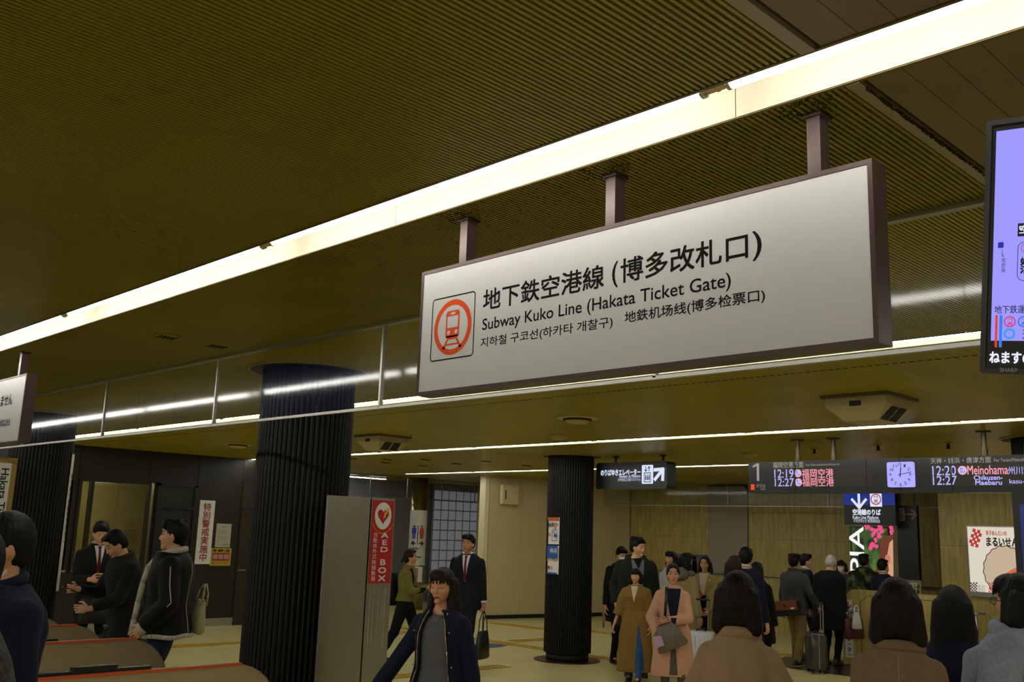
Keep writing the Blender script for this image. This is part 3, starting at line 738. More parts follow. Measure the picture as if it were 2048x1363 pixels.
q = MB(); a_, b_ = euv(1318, 948); arrow(ef, q, a_, b_, .21, .05, PI/4, .003, .55); q.build('arrow', G_es, es)

# ---- departure board with clock
XB_ = 10.45
db = empty('departure_board', (XB_, 4.6, 2.61), 0, 'long black train departure board with lit times, hung on round poles', 'departure board')
MB().box(0, .22, -1.9, 1.88, -.185, .185).build('casing', M_black, db)
for yy in (1.25, .38, .0, -.55): MB().box(-.006, 0, yy-.004, yy+.004, -.18, .18).build('panel_joint', M_blackm, db)
for yy in (1.24, .79, -.87):
    MB().tube((.06, yy, .18), (.06, yy, CZ-2.61), .026, n=16).tube((.06, yy, CZ-2.625), (.06, yy, CZ-2.61), .075, n=20).tube((.06, yy, .18), (.06, yy, .26), .034, n=16).build('pole', mat('pole_steel_dark', (.10, .09, .05), .4, metal=.7), db)
bf = Fr((0, 0, 0), (0, -1, 0), (0, 0, 1))
def buv(px, py): p = pt(px, py, 'x', XB_); return 4.6-p.y, p.z-2.61
def btext(st, x0, y0, x1, y1, m, b_=0, **k):
    a0, _ = buv(x0, (y0+y1)/2); a1, _ = buv(x1, (y0+y1)/2); xm = (x0+x1)/2
    _, b0 = buv(xm, y1); _, b1 = buv(xm, y0); return text(st, bf, a0, b0, a1, b1, m, db, bold=b_, **k)
G_l = glow('b9b2ff', 1.0); G_pk = glow('ffa0b0', .95); G_ww = mat('board_white_print', (.62, .60, .52), .5); G_w1 = glow('d8d4c0', .45)
def brect(x0, y0, x1, y1, m, nm, h=.003):
    a0, _ = buv(x0, (y0+y1)/2); a1, _ = buv(x1, (y0+y1)/2); _, b0 = buv((x0+x1)/2, y1); _, b1 = buv((x0+x1)/2, y0)
    q = MB(); bf.rect(q, a0, b0, a1, b1, h); q.build(nm, m, db)
M_disp = mat('display_dark', (.02, .018, .012), .35)
brect(1547, 935, 1745, 972, M_disp, 'display', .002); brect(1861, 929, 2075, 970, M_disp, 'display', .002)
a0, b0 = buv(1506, 961); a1, b1 = buv(1518, 926); q = MB(); bf.poly(q, [(a1-(a1-a0)*.36, b0), (a1, b0), (a1, b1), (a1-(a1-a0)*.30, b1), (a0, b1-(b1-b0)*.13), (a0, b1-(b1-b0)*.24), (a1-(a1-a0)*.36, b1-(b1-b0)*.15)], .003); q.build('track_number', G_w1, db); brect(1502, 968, 1509, 979, glow('ff4a10', .8), 'red_square')
btext('のりば', 1513, 967, 1531, 974, G_w1, .0); btext('Track', 1521, 975, 1531, 979, G_w1)
btext('福岡空港方面', 1546, 923, 1607, 935, G_w1, .005); btext('For Fukuokakuko(Airport)', 1612, 926, 1679, 932, G_w1)
btext('12:19', 1549, 938, 1587, 955, G_l, .006); btext('12:27', 1550, 956, 1588, 972, G_l, .006)
btext('福岡空港', 1604, 937, 1667, 955, G_pk, .008); btext('福岡空港', 1605, 955, 1668, 972, G_pk, .008)
for cx_, cy_ in ((1596, 946), (1597, 964), (1925, 940)):
    a_, b_ = buv(cx_, cy_); q = MB(); bf.disc(q, a_, b_, .046, .003); q.build('station_disc', glow('ffb0c4', .9), db)
    q = MB(); bf.disc(q, a_, b_, .036, .004); q.build('station_disc', glow('c8c4ff', .9), db)
    text('K\n13' if cx_ < 1700 else 'K\n01', bf, a_-.022, b_-.028, a_+.022, b_+.028, glow('3040c0', .5), db, h=.0055, bold=0)
btext('天神・姪浜・唐津方面', 1861, 914, 1982, 926, G_w1, .005); btext('For Tenjin/Meinohama/Karatsu', 1988, 915, 2092, 924, G_w1)
btext('12:20', 1865, 931, 1912, 950, G_l, .006); btext('12:27', 1866, 951, 1914, 969, G_l, .006)
btext('Meinohama', 1935, 930, 2016, 948, G_pk, .01); btext('州川端', 2016, 932, 2062, 948, G_l, .005)
btext('Chikuzen-', 1948, 950, 2005, 959, G_l, .03); btext('Maebaru', 1951, 960, 2004, 969, G_l, .03); btext('kasu-Kaizuka', 2019, 957, 2096, 966, G_l, .01)
ck = MB(); a0, b0 = buv(1778, 974); a1, b1 = buv(1829, 923); bf.rrect(ck, a0, b0, a1, b1, .02, .035); clock = ck.build('clock', mat('clock_lilac', (.02, .02, .02), .4, emit='a9a4ff', estr=1.05), db)
ck = MB(); ca_, cb_ = (a0+a1)/2, (b0+b1)/2; R_ = (a1-a0)*.42
for k in range(60):
    t = 2*PI*k/60; bf.disc(ck, ca_+R_*1.02*math.cos(t), cb_+R_*1.02*math.sin(t), .0022 if k % 5 else .0038, .037, 6)
ck.build('minute_marks', M_ink, clock)
M_inkb = mat('ink_navy', (.01, .01, .06), .5)
for hnum in range(1, 13):
    t = PI/2-2*PI*hnum/12; x_, y_ = ca_+R_*.86*math.cos(t), cb_+R_*.86*math.sin(t); w_ = .018 if hnum > 9 else .010
    text(str(hnum), bf, x_-w_, y_-.0145, x_+w_, y_+.0145, M_inkb, clock, h=.037, bold=.02, name='numeral')
for ang, L1, t_ in ((PI/2-math.radians(6.5), R_*.62, .010), (PI/2-math.radians(78), R_*.98, .006)):
    ck = MB(); bf.line(ck, [(ca_-math.cos(ang)*R_*.2, cb_-math.sin(ang)*R_*.2), (ca_+math.cos(ang)*L1, cb_+math.sin(ang)*L1)], t_, .039); ck.build('hand', M_inkb, clock)

# ---- platform sign (blue above, black below) and advertising light box
XP = 17.2
def sign_box(name, x, pxl, pyt, pxr, pyb, m, label, cat, depth=.15):
    p0 = pt(pxl, pyt, 'x', x); p1 = pt(pxr, pyb, 'x', x)
    root = empty(name, (x, p0.y, p1.z), 0, label, cat); W_ = p0.y-p1.y; H_ = p0.z-p1.z
    MB().box(0, depth, -W_, 0, 0, H_).build('casing', m, root)
    return root, Fr((0, 0, 0), (0, -1, 0), (0, 0, 1)), W_, H_, lambda px, py: (p0.y-pt(px, py, 'x', x).y, pt(px, py, 'x', x).z-p1.z)
ps, pf, W_, H_, uv_ = sign_box('platform_sign', XP, 1686, 962, 1792, 1050, M_black, 'black sign with white platform lettering under a blue panel with a white down arrow', 'sign')
q = MB(); pf.rect(q, 0, H_*.45, W_, H_, .004); q.build('blue_panel', mat('sign_blue_lit', (.01, .03, .2), .4, emit='102f9a', estr=.55), ps)
G_ps = glow('e6ecff', .9)
q = MB(); a_, b_ = uv_(1718, 998); arrow(pf, q, a_, b_, .30, .045, -PI/2, .008, .5); q.build('arrow', G_ps, ps)
a_, b_ = uv_(1752, 998); q = MB(); pf.rect(q, a_-.11, b_-.13, a_+.11, b_+.13, .006); q.build('white_square', G_ps, ps)
train_icon(pf, a_, b_, .1, glow('c0406a', .8), G_ps, ps, .008)
def ps_t(st, x0, y0, x1, y1, b_=0):
    a0, b0 = uv_(x0, y1); a1, b1 = uv_(x1, y0); text(st, pf, a0, b0, a1, b1, G_ps, ps, bold=b_, h=.004)
ps_t('空港線のりば', 1706, 1018, 1761, 1029, .03); ps_t('Kuko Line Platform', 1706, 1031, 1757, 1037, .01); ps_t('구코선타는곳 机场线站台', 1707, 1038, 1760, 1044, 0)
for xx in (1700, 1780):
    p = pt(xx, 960, 'x', XP); MB().tube((.07, p.y-ps.location.y, H_), (.07, p.y-ps.location.y, CZ-ps.location.z), .02).build('hanger', M_black, ps)

ad, adf, W_, H_, uv_ = sign_box('advertising_light_box', 17.45, 1700, 1052, 1788, 1330, M_black, 'tall lit advertising poster with pink flowers and brown hair beside vertical white letters', 'light box')
a1, b0 = uv_(1787, 1200)
q = MB(); adf.rect(q, .03, b0, W_-.02, H_-.02, .004)
M_leaf = bpy.data.materials.new('poster_foliage'); M_leaf.use_nodes = True
_n = M_leaf.node_tree; _b = _n.nodes['Principled BSDF']; _b.inputs['Base Color'].default_value = (.01, .01, .01, 1)
_tc = _n.nodes.new('ShaderNodeTexCoord'); _no = _n.nodes.new('ShaderNodeTexNoise'); _no.inputs['Scale'].default_value = 4
_cr = _n.nodes.new('ShaderNodeValToRGB'); _cr.color_ramp.elements[0].position = .42; _cr.color_ramp.elements[0].color = (.006, .012, .004, 1); _cr.color_ramp.elements[1].position = .7; _cr.color_ramp.elements[1].color = (.10, .22, .03, 1)
_n.links.new(_tc.outputs['Object'], _no.inputs['Vector']); _n.links.new(_no.outputs['Fac'], _cr.inputs[0]); _n.links.new(_cr.outputs[0], _b.inputs['Emission Color']); _b.inputs['Emission Strength'].default_value = 1
q.build('poster', M_leaf, ad)
q = MB(); adf.poly(q, [uv_(*p) for p in ((1762, 1080), (1776, 1070), (1785, 1069), (1786, 1085), (1783, 1110), (1786, 1150), (1787, 1195), (1748, 1195), (1752, 1160), (1748, 1148), (1758, 1120))], .006); q.build('printed_hair', mat('poster_hair', (.01, .005, .004), .5, emit=(.16, .035, .015), estr=.9, col2=(.01, .004, .004)), ad)
q = MB(); adf.poly(q, [uv_(*p) for p in ((1779, 1085), (1786, 1078), (1788, 1200), (1770, 1200), (1772, 1160), (1778, 1140), (1775, 1110))], .008)
q.build('printed_skin', mat('poster_skin', (.01, .005, .004), .5, emit=(.80, .40, .25), estr=.8), ad)
q = MB(); adf.disc(q, *uv_(1776, 1118), .05, .010, ry=.09); q.build('printed_ear', mat('poster_ear', (.01, .005, .004), .5, emit=(.62, .25, .15), estr=.8), ad)
q = MB(); random.seed(3)
for cx_, cy_ in ((1745, 1056), (1752, 1060), (1760, 1055), (1747, 1068), (1757, 1070), (1750, 1080), (1744, 1088), (1751, 1093), (1741, 1095), (1784, 1056), (1735, 1054), (1766, 1062), (1784, 1064)):
    for k in range(4):
        a_, b_ = uv_(cx_+random.uniform(-3, 3), cy_+random.uniform(-3, 3)); adf.disc(q, a_, b_, random.uniform(.02, .04), .010+k*.001, 7)
q.build('printed_blossom', mat('poster_pink', (.01, .005, .004), .5, emit=(.85, .08, .25), estr=.9), ad)
a0, b0 = uv_(1703, 1190); a1, b1 = uv_(1727, 1053)
text('MUTPIA', adf, a0, b0-.42, a1, b1, glow('ffffff', .9), ad, rot=-90, bold=.0, h=.012) if False else None
def rot_text(st, fr, a0, b0, a1, b1, m, parent, bold=0, h=.004, cw=True):
    """text turned 90 degrees (reading downwards when cw)"""
    f2 = Fr(fr.P(a0, b1) if cw else fr.P(a1, b0), -fr.u if cw else fr.u, fr.r if cw else -fr.r)
    f2.n = fr.n
    return text(st, f2, 0, 0, b1-b0, a1-a0, m, parent, bold=bold, h=h)
rot_text('TPIA', adf, a0, b0, a1, b1, glow('ffffff', .9), ad, bold=.01, h=.012, cw=False)

es2, ef2, W_, H_, uv_ = sign_box('elevator_board', 17.50, 1792, 1010, 1839, 1160, M_black, 'tall unlit black lift sign with grey pictogram and arrow right of the flower poster', 'sign', .1)
M_dim = mat('print_dim_grey', (.22, .21, .14), .5)
a_, b_ = uv_(1800, 1028); elevator_icon(ef2, a_, b_, .19, M_dim, M_black, es2)
q = MB(); a_, b_ = uv_(1822, 1028); arrow(ef2, q, a_, b_, .20, .03, 0, .003, .42); q.build('arrow', M_dim, es2)
for st_, y0, y1 in (('のりばゆき', 1042, 1048), ('エレベーター', 1049, 1054), ('Elevator to Platform', 1055, 1059)):
    a0, b0 = uv_(1806 if y0 < 1055 else 1796, y1); a1, b1 = uv_(1833, y0); text(st_, ef2, a0, b0, a1, b1, mat('print_dimmer', (.06, .055, .04), .5), es2)

for yy in (-.05, -W_+.05): MB().tube((.05, yy, H_), (.05, yy, CZ-es2.location.z), .015).build('hanger', M_black, es2)
pb, pf2, W_, H_, uv_ = sign_box('poster_light_box', 17.50, 1932, 1050, 2046, 1196, M_steel, 'lit cream poster of a rice cracker with red chequered packets on the stone wall', 'light box', .06)
q = MB(); a0, b0 = uv_(1934, 1187); pf2.rect(q, .02, b0, W_-.02, H_-.02, .004); q.build('poster', mat('poster_cream_lit', (.02, .02, .02), .4, emit=(.72, .66, .55), estr=.95), pb)
q = MB(); cx_, cy_ = uv_(2012, 1142); n_ = 60
pf2.poly(q, [(cx_+(.36+.010*math.sin(k*1.9))*math.cos(2*PI*k/n_), cy_+(.42+.012*math.sin(k*1.9))*math.sin(2*PI*k/n_)) for k in range(n_)], .006); q.build('cracker_rim', glow('5a3528', .6), pb)
q = MB(); pf2.poly(q, [(cx_+(.345+.010*math.sin(k*1.9))*math.cos(2*PI*k/n_), cy_+(.405+.012*math.sin(k*1.9))*math.sin(2*PI*k/n_)) for k in range(n_)], .008)
q.build('cracker', mat('cracker_print', (.02, .02, .02), .5, emit=(.56, .44, .30), estr=.95), pb)
q = MB()
for P_ in ([(1990, 1178), (2002, 1168), (2016, 1150), (2040, 1140), (2044, 1176), (2020, 1184)], [(2004, 1150), (2030, 1135), (2044, 1133), (2044, 1142), (2015, 1152)]): pf2.poly(q, [uv_(*p) for p in P_], .010)
q.build('prawn_print', glow('e0704a', .8), pb)
q = MB(); 
for i in range(6):
    for j in range(4):
        if (i+j) % 2 == 0:
            o_ = uv_(1946+i*-1.6+j*4.6, 1056+i*5.4+j*1.2); w2, h2 = .048, .06
            pf2.poly(q, [(o_[0], o_[1]), (o_[0]+w2, o_[1]-.012), (o_[0]+w2-.014, o_[1]-h2-.008), (o_[0]-.014, o_[1]-h2+.004)], .007)
q.build('red_chequer', glow('c03030', .85), pb)
text('幸子めんたいの', pf2, *uv_(1972, 1070), *uv_(2013, 1061), glow('c03020', .8), pb, bold=.02, h=.006)
text('まるいせんべい', pf2, *uv_(1974, 1091), *uv_(2062, 1076), G_dk, pb, bold=.03, h=.010)
for x0, mm in ((1941, M_ink), (1978, glow('c03030', .8))):
    q = MB()
    for i in range(5):
        for j in range(8):
            if (i+j) % 2 == 0: a_, b_ = uv_(x0+i*2.8, 1164+j*2.8); pf2.rect(q, a_, b_-.022, a_+.022, b_, .012)
    q.build('packet_chequer', mm, pb)
    text('めんべい', pf2, *uv_(x0+17, 1185), *uv_(x0+29, 1168), G_dk, pb, h=.012)
MB().box(-.03, .06, -W_, 0, -.02, .06).build('sill', M_alu, pb)

# ---- stair platform board and the escalator newel block
sb, sf, W_, H_, uv_ = sign_box('stair_board', 15.42, 1792, 1158, 1847, 1337, mat('board_cream', (.38, .33, .20), .5), 'cream board with black lettering standing behind the stone escalator block', 'sign', .05)
text('のりば', sf, *uv_(1806, 1184), *uv_(1839, 1168), M_ink, sb, bold=.01)
q = MB(); sf.rframe(q, .0, .0, W_, H_, .01, .03, .003); q.build('frame', M_trim, sb)
nb = empty('escalator_newel', (15.05, 7.65, 0), 0, 'low stone block with sloping corner and white down escalator notice', 'escalator block')
v = []; prof = [(0, 0), (0, 1.02), (.16, 1.14), (1.5, 1.14), (1.5, 0)]
q = MB(); n_ = len(prof); 
q.add([(0, -a, b) for a, b in prof]+[(.24, -a, b) for a, b in prof], [tuple(range(n_)), tuple(range(n_, 2*n_))]+[(i, (i+1) % n_, n_+(i+1) % n_, n_+i) for i in range(n_)])
q.build('block', M_stone, nb)
nf = Fr((0, 0, 0), (0, -1, 0), (0, 0, 1)); q = MB(); nf.line(q, [(.30, 0), (.30, .95), (.42, 1.06), (1.5, 1.06)], .008, .001); q.build('panel_joint', M_groove, nb)
q = MB(); nf.rect(q, .035, .10, .165, .98, .004); q.build('notice', M_whitep, nb)
q = MB(); arrow(nf, q, .10, .90, .11, .018, -PI/2, .006, .45); q.build('arrow', M_red, nb)
text(list('下りエスカレーター'), nf, .065, .14, .135, .82, M_ink, nb, vert=True, bold=.01, h=.006)
# handrails
hr = MB().path([Vector(pt(1946, 1226, 'x', 15.2)), Vector(pt(1968, 1226, 'x', 15.4)), Vector(pt(2048, 1300, 'x', 16.6))], .022).tube(pt(1951, 1226, 'x', 15.25), pt(1951, 1226, 'x', 15.25)+Vector((.1, 0, -.9)), .018)
tag(hr.build('handrail', M_steel, smooth=True), 'steel stair handrail running down below the cream cracker poster', 'handrail')
hr = MB().path([Vector((15.9, 13.3, .0)), Vector((15.9, 13.3, .86)), Vector((16.1, 13.1, .86)), Vector((17.6, 12.3, .02))], .022)
tag(hr.build('handrail', M_steel, smooth=True), 'short steel handrail end beside the round column with wireless notices', 'handrail')

# ---- ceiling fittings
def round_vent(x, y, label):
    v = empty('ceiling_vent', (x, y, CZ), 0, label, 'ceiling vent')
    MB().tube((0, 0, -.012), (0, 0, 0), .20, .235, 32).build('outer_ring', M_ventw, v, True)
    MB().tube((0, 0, -.03), (0, 0, -.012), .15, n=32).build('gap', M_blackm, v)
    MB().tube((0, 0, -.055), (0, 0, -.02), .10, .145, 32).build('inner_cone', M_ventw, v, True)
round_vent(7.53, 6.69, 'round cream ceiling vent above the centre column, right of the lit strip')
round_vent(7.55, 13.7, 'round cream ceiling vent before the dark wall, left of the nearest column')
for x, y, lb in ((2.75, 6.03, 'round ceiling grille left of two, between bright trough and glass'), (3.12, 6.05, 'round ceiling grille right of two, nearer to the glass')):
    v = empty('ceiling_grille', (x, y, CZ), 0, lb, 'ceiling grille')
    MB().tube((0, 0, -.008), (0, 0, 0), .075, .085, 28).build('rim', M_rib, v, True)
    q = MB(); 
    for k in range(5): q.box(-.06+k*.026, -.052+k*.026, -.05, .05, -.012, -.006)
    q.build('grating', M_dust, v)
def smoke_disc(x, y, lb):
    v = empty('smoke_detector', (x, y, CZ), 0, lb, 'smoke detector'); MB().tube((0, 0, -.03), (0, 0, 0), .10, .12, 24).build('base', M_ventw, v, True); MB().tube((0, 0, -.05), (0, 0, -.03), .06, .09, 24).build('cover', M_ventw, v, True)
smoke_disc(8.80, 8.12, 'cream smoke detector on the ceiling just above the thin lit strip'); smoke_disc(12.0, 7.4, 'small smoke detector on the ceiling above the departure board left pole')
def speaker_box(x, y, label, s=1):
    v = empty('ceiling_projector_box', (x, y, CZ), 0, label, 'ceiling unit', scale=s)
    MB().box(-.30, .30, -.30, .30, -.03, 0).build('mounting_plate', mat('box_plate', (.12, .10, .05), .6), v)
    q = MB(); q.add([(-.27, -.27, -.03), (.27, -.27, -.03), (.27, .27, -.03), (-.27, .27, -.03), (-.27, -.27, -.10), (.27, -.27, -.10), (.27, .27, -.10), (-.27, .27, -.10), (-.17, -.15, -.22), (.17, -.15, -.22), (.17, .15, -.22), (-.17, .15, -.22)],
        [(0, 1, 5, 4), (1, 2, 6, 5), (2, 3, 7, 6), (3, 0, 4, 7), (4, 5, 9, 8), (5, 6, 10, 9), (6, 7, 11, 10), (7, 4, 8, 11), (8, 9, 10, 11)])
    q.build('housing', mat('box_cream', (.40, .34, .17), .5), v)
    gr = MB()
    for k in range(3):
        t = (k+.5)/3.4+.06; y_ = -.27+(.12)*t-.004; z_ = -.10-.12*t
        for j in range(2): gr.obox((-.09+j*.16, y_, z_), (.065, 0, 0), (0, .016, -.016), (0, .002, .002))
    gr.build('grille', M_blackm, v)
    MB().box(-.275, -.268, -.05, .05, -.105, -.06).build('socket', M_blackm, v)
speaker_box(7.62, 3.58, 'cream tapered box fixed to the ceiling above the departure board', .95)
speaker_box(7.80, 10.35, 'cream tapered box fixed to the ceiling right of the nearest column', .9)
for x, y, lb in ((11.5, 6.16, 'leftmost of the three small sprinklers above the departure board'), (11.4, 5.27, 'middle of the three small sprinklers above the departure board'), (11.48, 4.47, 'rightmost of the three small sprinklers above the departure board')):
    v = empty('sprinkler', (x, y, CZ), 0, lb, 'sprinkler'); MB().tube((0, 0, -.015), (0, 0, 0), .05, n=16).build('flange', M_ventw, v); MB().tube((0, 0, -.07), (0, 0, 0), .018, n=10).tube((0, 0, -.075), (0, 0, -.07), .03, n=12).build('head', M_blackm, v)
for k, (x, y) in enumerate(((10.2, 14.4), (10.6, 13.9), (11.1, 14.6), (10.9, 13.2), (11.8, 13.4), (12.6, 12.4), (12.0, 14.6), (11.6, 12.4))):
    v = MB().box(-.10, .10, -.02, .02, -.012, 0).build('ceiling_slot', M_blackm, loc=(x, y, CZ)); tag(v, 'small dark slot in the cream ceiling between the two thin lit strips', 'ceiling slot', 'dark slots in the far ceiling')
MB_line = MB()
for k in range(330): MB_line.box(6.23, 6.245, -2+k*.057, -2+k*.057+.035, CZ-.0015, CZ+.001)
tag(MB_line.build('ceiling_seam', M_dust, ceil, fix=False), kind='stuff')

# ---- wall notices
def notice(name, x0, x1, z0, z1, m, label, y=WALLY, cat='notice'):
    o = empty(name, (x0, y, z0), 0, label, cat); MB().box(0, x1-x0, -.012, 0, 0, z1-z0).build('sheet', m, o); return o, Fr((0, -.012, 0), (1, 0, 0), (0, 0, 1))
o, f = notice('vertical_banner', 8.60, 8.90, 1.10, 2.24, M_whitep, 'white vertical notice with red security alert characters on the dark wall')
text(list('特別警戒実施中'), f, .075, .05, .225, 1.09, mat('ink_red_dark', (.30, .03, .03), .5), o, vert=True, bold=.02)
o, f = notice('paper_notice', 8.97, 9.27, 1.40, 1.83, mat('paper_dim', (.45, .42, .33), .6), 'cream paper notice right of the white vertical banner')
text('お願い', f, .10, .36, .20, .385, M_ink, o)
for k, st_ in enumerate(('駅構内では不審物を見かけた', '方は駅係員までお知らせ', 'ください。', 'Please inform the station staff', 'if you see anything unusual.')): text(st_, f, .04, .30-k*.042, .25 if k != 2 else .12, .315-k*.042, M_ink, o, res=1)
text('福岡市交通局', f, .15, .04, .26, .058, M_ink, o, res=1)
o, f = notice('yellow_poster', 8.90, 9.31, 1.07, 1.385, mat('poster_yellow', (.50, .38, .03), .5), 'small yellow poster under the cream paper notice')
text('終電・始発時へご注意!', f, .04, .25, .37, .295, M_ink, o, bold=.03)
q = MB(); f.rect(q, .03, .09, .38, .235, .002); q.build('red_band', M_red, o)
q = MB(); 
for k in range(3): f.rect(q, .045+k*.112, .12, .14+k*.112, .205, .004)
q.build('photo_frame', mat('poster_pale', (.35, .28, .25), .5), o)
for k in range(2): text('駅係員に暴力はやめてくださいお願いします', f, .03, .05-k*.03, .38, .07-k*.03, M_ink, o, res=1)

# banners wrapped round the left column
def banner(cx_, cy_, a0, a1, z0, z1, R_, m, name, label, edge=None):
    o = empty(name, (cx_, cy_, z0), 0, label, 'banner'); n_ = 12; v = []
    for i in range(n_+1):
        t = a0+(a1-a0)*i/n_
        for rr, zz in ((R_, 0), (R_, z1-z0), (R_+.008, z1-z0), (R_+.008, 0)): v.append((rr*math.cos(t), rr*math.sin(t), zz))
    f = [(4*i+j, 4*i+4+j, 4*i+4+(j+1) % 4, 4*i+(j+1) % 4) for i in range(n_) for j in range(4)]+[(0, 1, 2, 3), (4*n_, 4*n_+3, 4*n_+2, 4*n_+1)]
    MB().add(v, f).build('panel', m, o); return o
bang = math.atan2(-12.15, -4.14)                       # towards the camera
b1_ = banner(4.14, 12.15, bang+math.radians(68), bang+math.radians(96), 1.02, 2.60, .365, M_whitep, 'column_banner', 'white vertical banner on the right flank of the left edge column')
tb_ = bang+math.radians(77); fb = Fr((.374*math.cos(tb_), .374*math.sin(tb_), 0), (-math.sin(tb_), math.cos(tb_), 0), (0, 0, 1))
text(list('地下鉄空港線博多改札口'), fb, -.035, .55, .035, 1.35, M_ink, b1_, vert=True, bold=.02)
o = empty('ticket_gate_banner', (3.66, 12.55, 1.55), 0, 'white vertical Hakata Ticket Gate board with wooden edge at the left side', 'sign')
bn = Vector((-.32, -.95, 0)); bf2 = Fr((0, 0, 0), (.95, -.32, 0), (0, 0, 1))
p0 = pt(-40, 930, 'y', 11.5); p1 = pt(36, 916, 'y', 11.5)
o.location = (p0.x, 11.5, 1.35); wN = p1.x-p0.x; zt3 = p1.z-1.35
MB().box(0, wN, 0, .05, 0, zt3).build('board', mat('board_wood', (.36, .24, .06), .5), o)
MB().box(.0, wN-.055, -.006, 0, 0, zt3-.06).build('face', M_whitep, o)
bf3 = Fr((0, -.006, 0), (1, 0, 0), (0, 0, 1))
rot_text('Hakata Ticket Gate', bf3, wN-.155, zt3-1.05, wN-.075, zt3-.12, M_ink, o, bold=.01, cw=True)
text(list('博多改札口'), bf3, wN-.42, zt3-1.05, wN-.19, zt3-.1, M_ink, o, vert=True, bold=.02)

# wireless notices on the centre column
def wifi(z0, z1, amid, m, name, label, top, topm):
    R2 = .362; cx_, cy_ = 11.38, 10.22
    a0, a1 = amid-math.radians(19), amid+math.radians(17)
    o = banner(cx_, cy_, a0, a1, z0, z1, R2, m, name, label)
    t = (a0+a1)/2; w_ = R2*(a1-a0)*.96
    f = Fr(((R2+.013)*math.cos(t)-0, (R2+.013)*math.sin(t), 0), (-math.sin(t), math.cos(t), 0), (0, 0, 1)); return o, f, w_
cang = math.atan2(-10.22, -11.38)
o, f, w_ = wifi(1.70, 2.10, cang-math.radians(42), M_whitep, 'wireless_notice', 'white and orange wireless notice, upper of two on the column', None, None)
H_ = .4; wh = w_/2
q = MB(); f.rect(q, -wh, H_-.05, wh, H_, .002); q.build('orange_band', mat('ink_orange2', (.55, .10, .02), .5), o)
q = MB(); 
for k in range(3): f.ring(q, wh*.45, H_-.17, .035+k*.028, .022+k*.028, .003, 14, PI*.25, PI*.75)
f.disc(q, wh*.45, H_-.165, .012, .003, 12); q.build('signal_mark', mat('ink_orange2', 0), o)
text('Wi-Fi', f, -wh*.9, H_-.15, wh*.1, H_-.08, M_ink, o, bold=.02); text('au', f, -wh*.85, .12, -wh*.4, .17, mat('ink_orange2', 0), o, bold=.02)
q = MB(); f.rframe(q, -wh*.15, .05, wh*.85, .22, .02, .008, .003); q.build('blue_frame', mat('ink_blue', (.02, .10, .40), .5), o)
q = MB(); f.disc(q, wh*.5, .13, .03, .003, 16); q.build('blue_disc', mat('ink_blue', 0), o)
text('Wi2', f, -wh*.05, .16, wh*.5, .20, mat('ink_blue', 0), o)
o, f, w_ = wifi(1.26, 1.68, cang-math.radians(42), M_whitep, 'wireless_notice', 'blue and white wireless notice, lower of two on the column', None, None)
q = MB(); f.rect(q, -wh, .22, wh, .42, .002); q.build('blue_field', mat('ink_blue', 0), o); q = MB(); f.rect(q, -wh, 0, wh, .025, .002); q.build('blue_strip', mat('ink_blue', 0), o)
q = MB(); f.poly(q, [(-wh, .21), (-wh*.3, .235), (wh*.3, .215), (wh, .24), (wh, .215), (wh*.3, .195), (-wh*.3, .215), (-wh, .19)], .004); q.build('gold_wave', mat('ink_gold', (.6, .3, .02), .5), o)
text('Wi-Fi', f, -wh*.45, .31, wh*.85, .38, M_whitep, o, bold=.02, h=.004)
q = MB(); f.rect(q, -wh*.75, .07, -wh*.45, .12, .003); q.build('red_badge', M_red, o); q = MB(); f.rect(q, -wh*.2, .07, wh*.05, .12, .003); q.build('yellow_badge', mat('ink_gold', 0), o)

# restroom column: steel cylinder carrying a lit white sign
rc = empty('restroom_column', (13.1, 19.0, 0), 0, 'round steel column with a pale restroom sign and pictograms', 'column')
pc = pt(843, 1000, 'y', 18.2); rc.location = (pc.x+.02, 18.3, 0)
MB().tube((0, 0, 0), (0, 0, CZ), .20, n=40).build('shaft', mat('steel_gold', (.42, .36, .20), .3, metal=1), rc, True)
ra = math.atan2(-18.3, -pc.x); n_ = 16
def curve_panel(z0, z1, R2, m, nm, half=1.15):
    v = []
    for i in range(n_+1):
        t = ra-half+2*half*i/n_
        for rr, zz in ((R2-.01, z0), (R2-.01, z1), (R2, z1), (R2, z0)): v.append((rr*math.cos(t), rr*math.sin(t), zz))
    f = [(4*i+j, 4*i+4+j, 4*i+4+(j+1) % 4, 4*i+(j+1) % 4) for i in range(n_) for j in range(4)]+[(0, 1, 2, 3), (4*n_, 4*n_+3, 4*n_+2, 4*n_+1)]
    return MB().add(v, f).build(nm, m, rc)
zt4 = pt(843, 1020, 'y', 18.1).z; zb4 = pt(843, 1130, 'y', 18.1).z
curve_panel(zb4, zt4, .222, mat('sign_pale', (.60, .58, .50), .45), 'sign_panel')
rf = Fr((.228*math.cos(ra), .228*math.sin(ra), zb4), (-math.sin(ra), math.cos(ra), 0), (0, 0, 1)); Hh = zt4-zb4
def person_icon(mb, a, b, s_, skirt=False):
    rf.disc(mb, a, b+.44*s_, .09*s_, .004, 12)
    if skirt: rf.poly(mb, [(a-.13*s_, b+.32*s_), (a+.13*s_, b+.32*s_), (a+.2*s_, b-.12*s_), (a-.2*s_, b-.12*s_)], .004)
    else: rf.rect(mb, a-.17*s_, b-.10*s_, a+.17*s_, b+.32*s_, .004)
    rf.rect(mb, a-.11*s_, b-.5*s_, a-.015*s_, b-.08*s_, .004); rf.rect(mb, a+.015*s_, b-.5*s_, a+.11*s_, b-.08*s_, .004)
q = MB(); person_icon(q, -.09, Hh*.60, .30); q.build('man_pictogram', mat('ink_blue2', (.01, .03, .45), .5), rc)
q = MB(); person_icon(q, .09, Hh*.60, .30, True); q.build('woman_pictogram', M_red, rc)
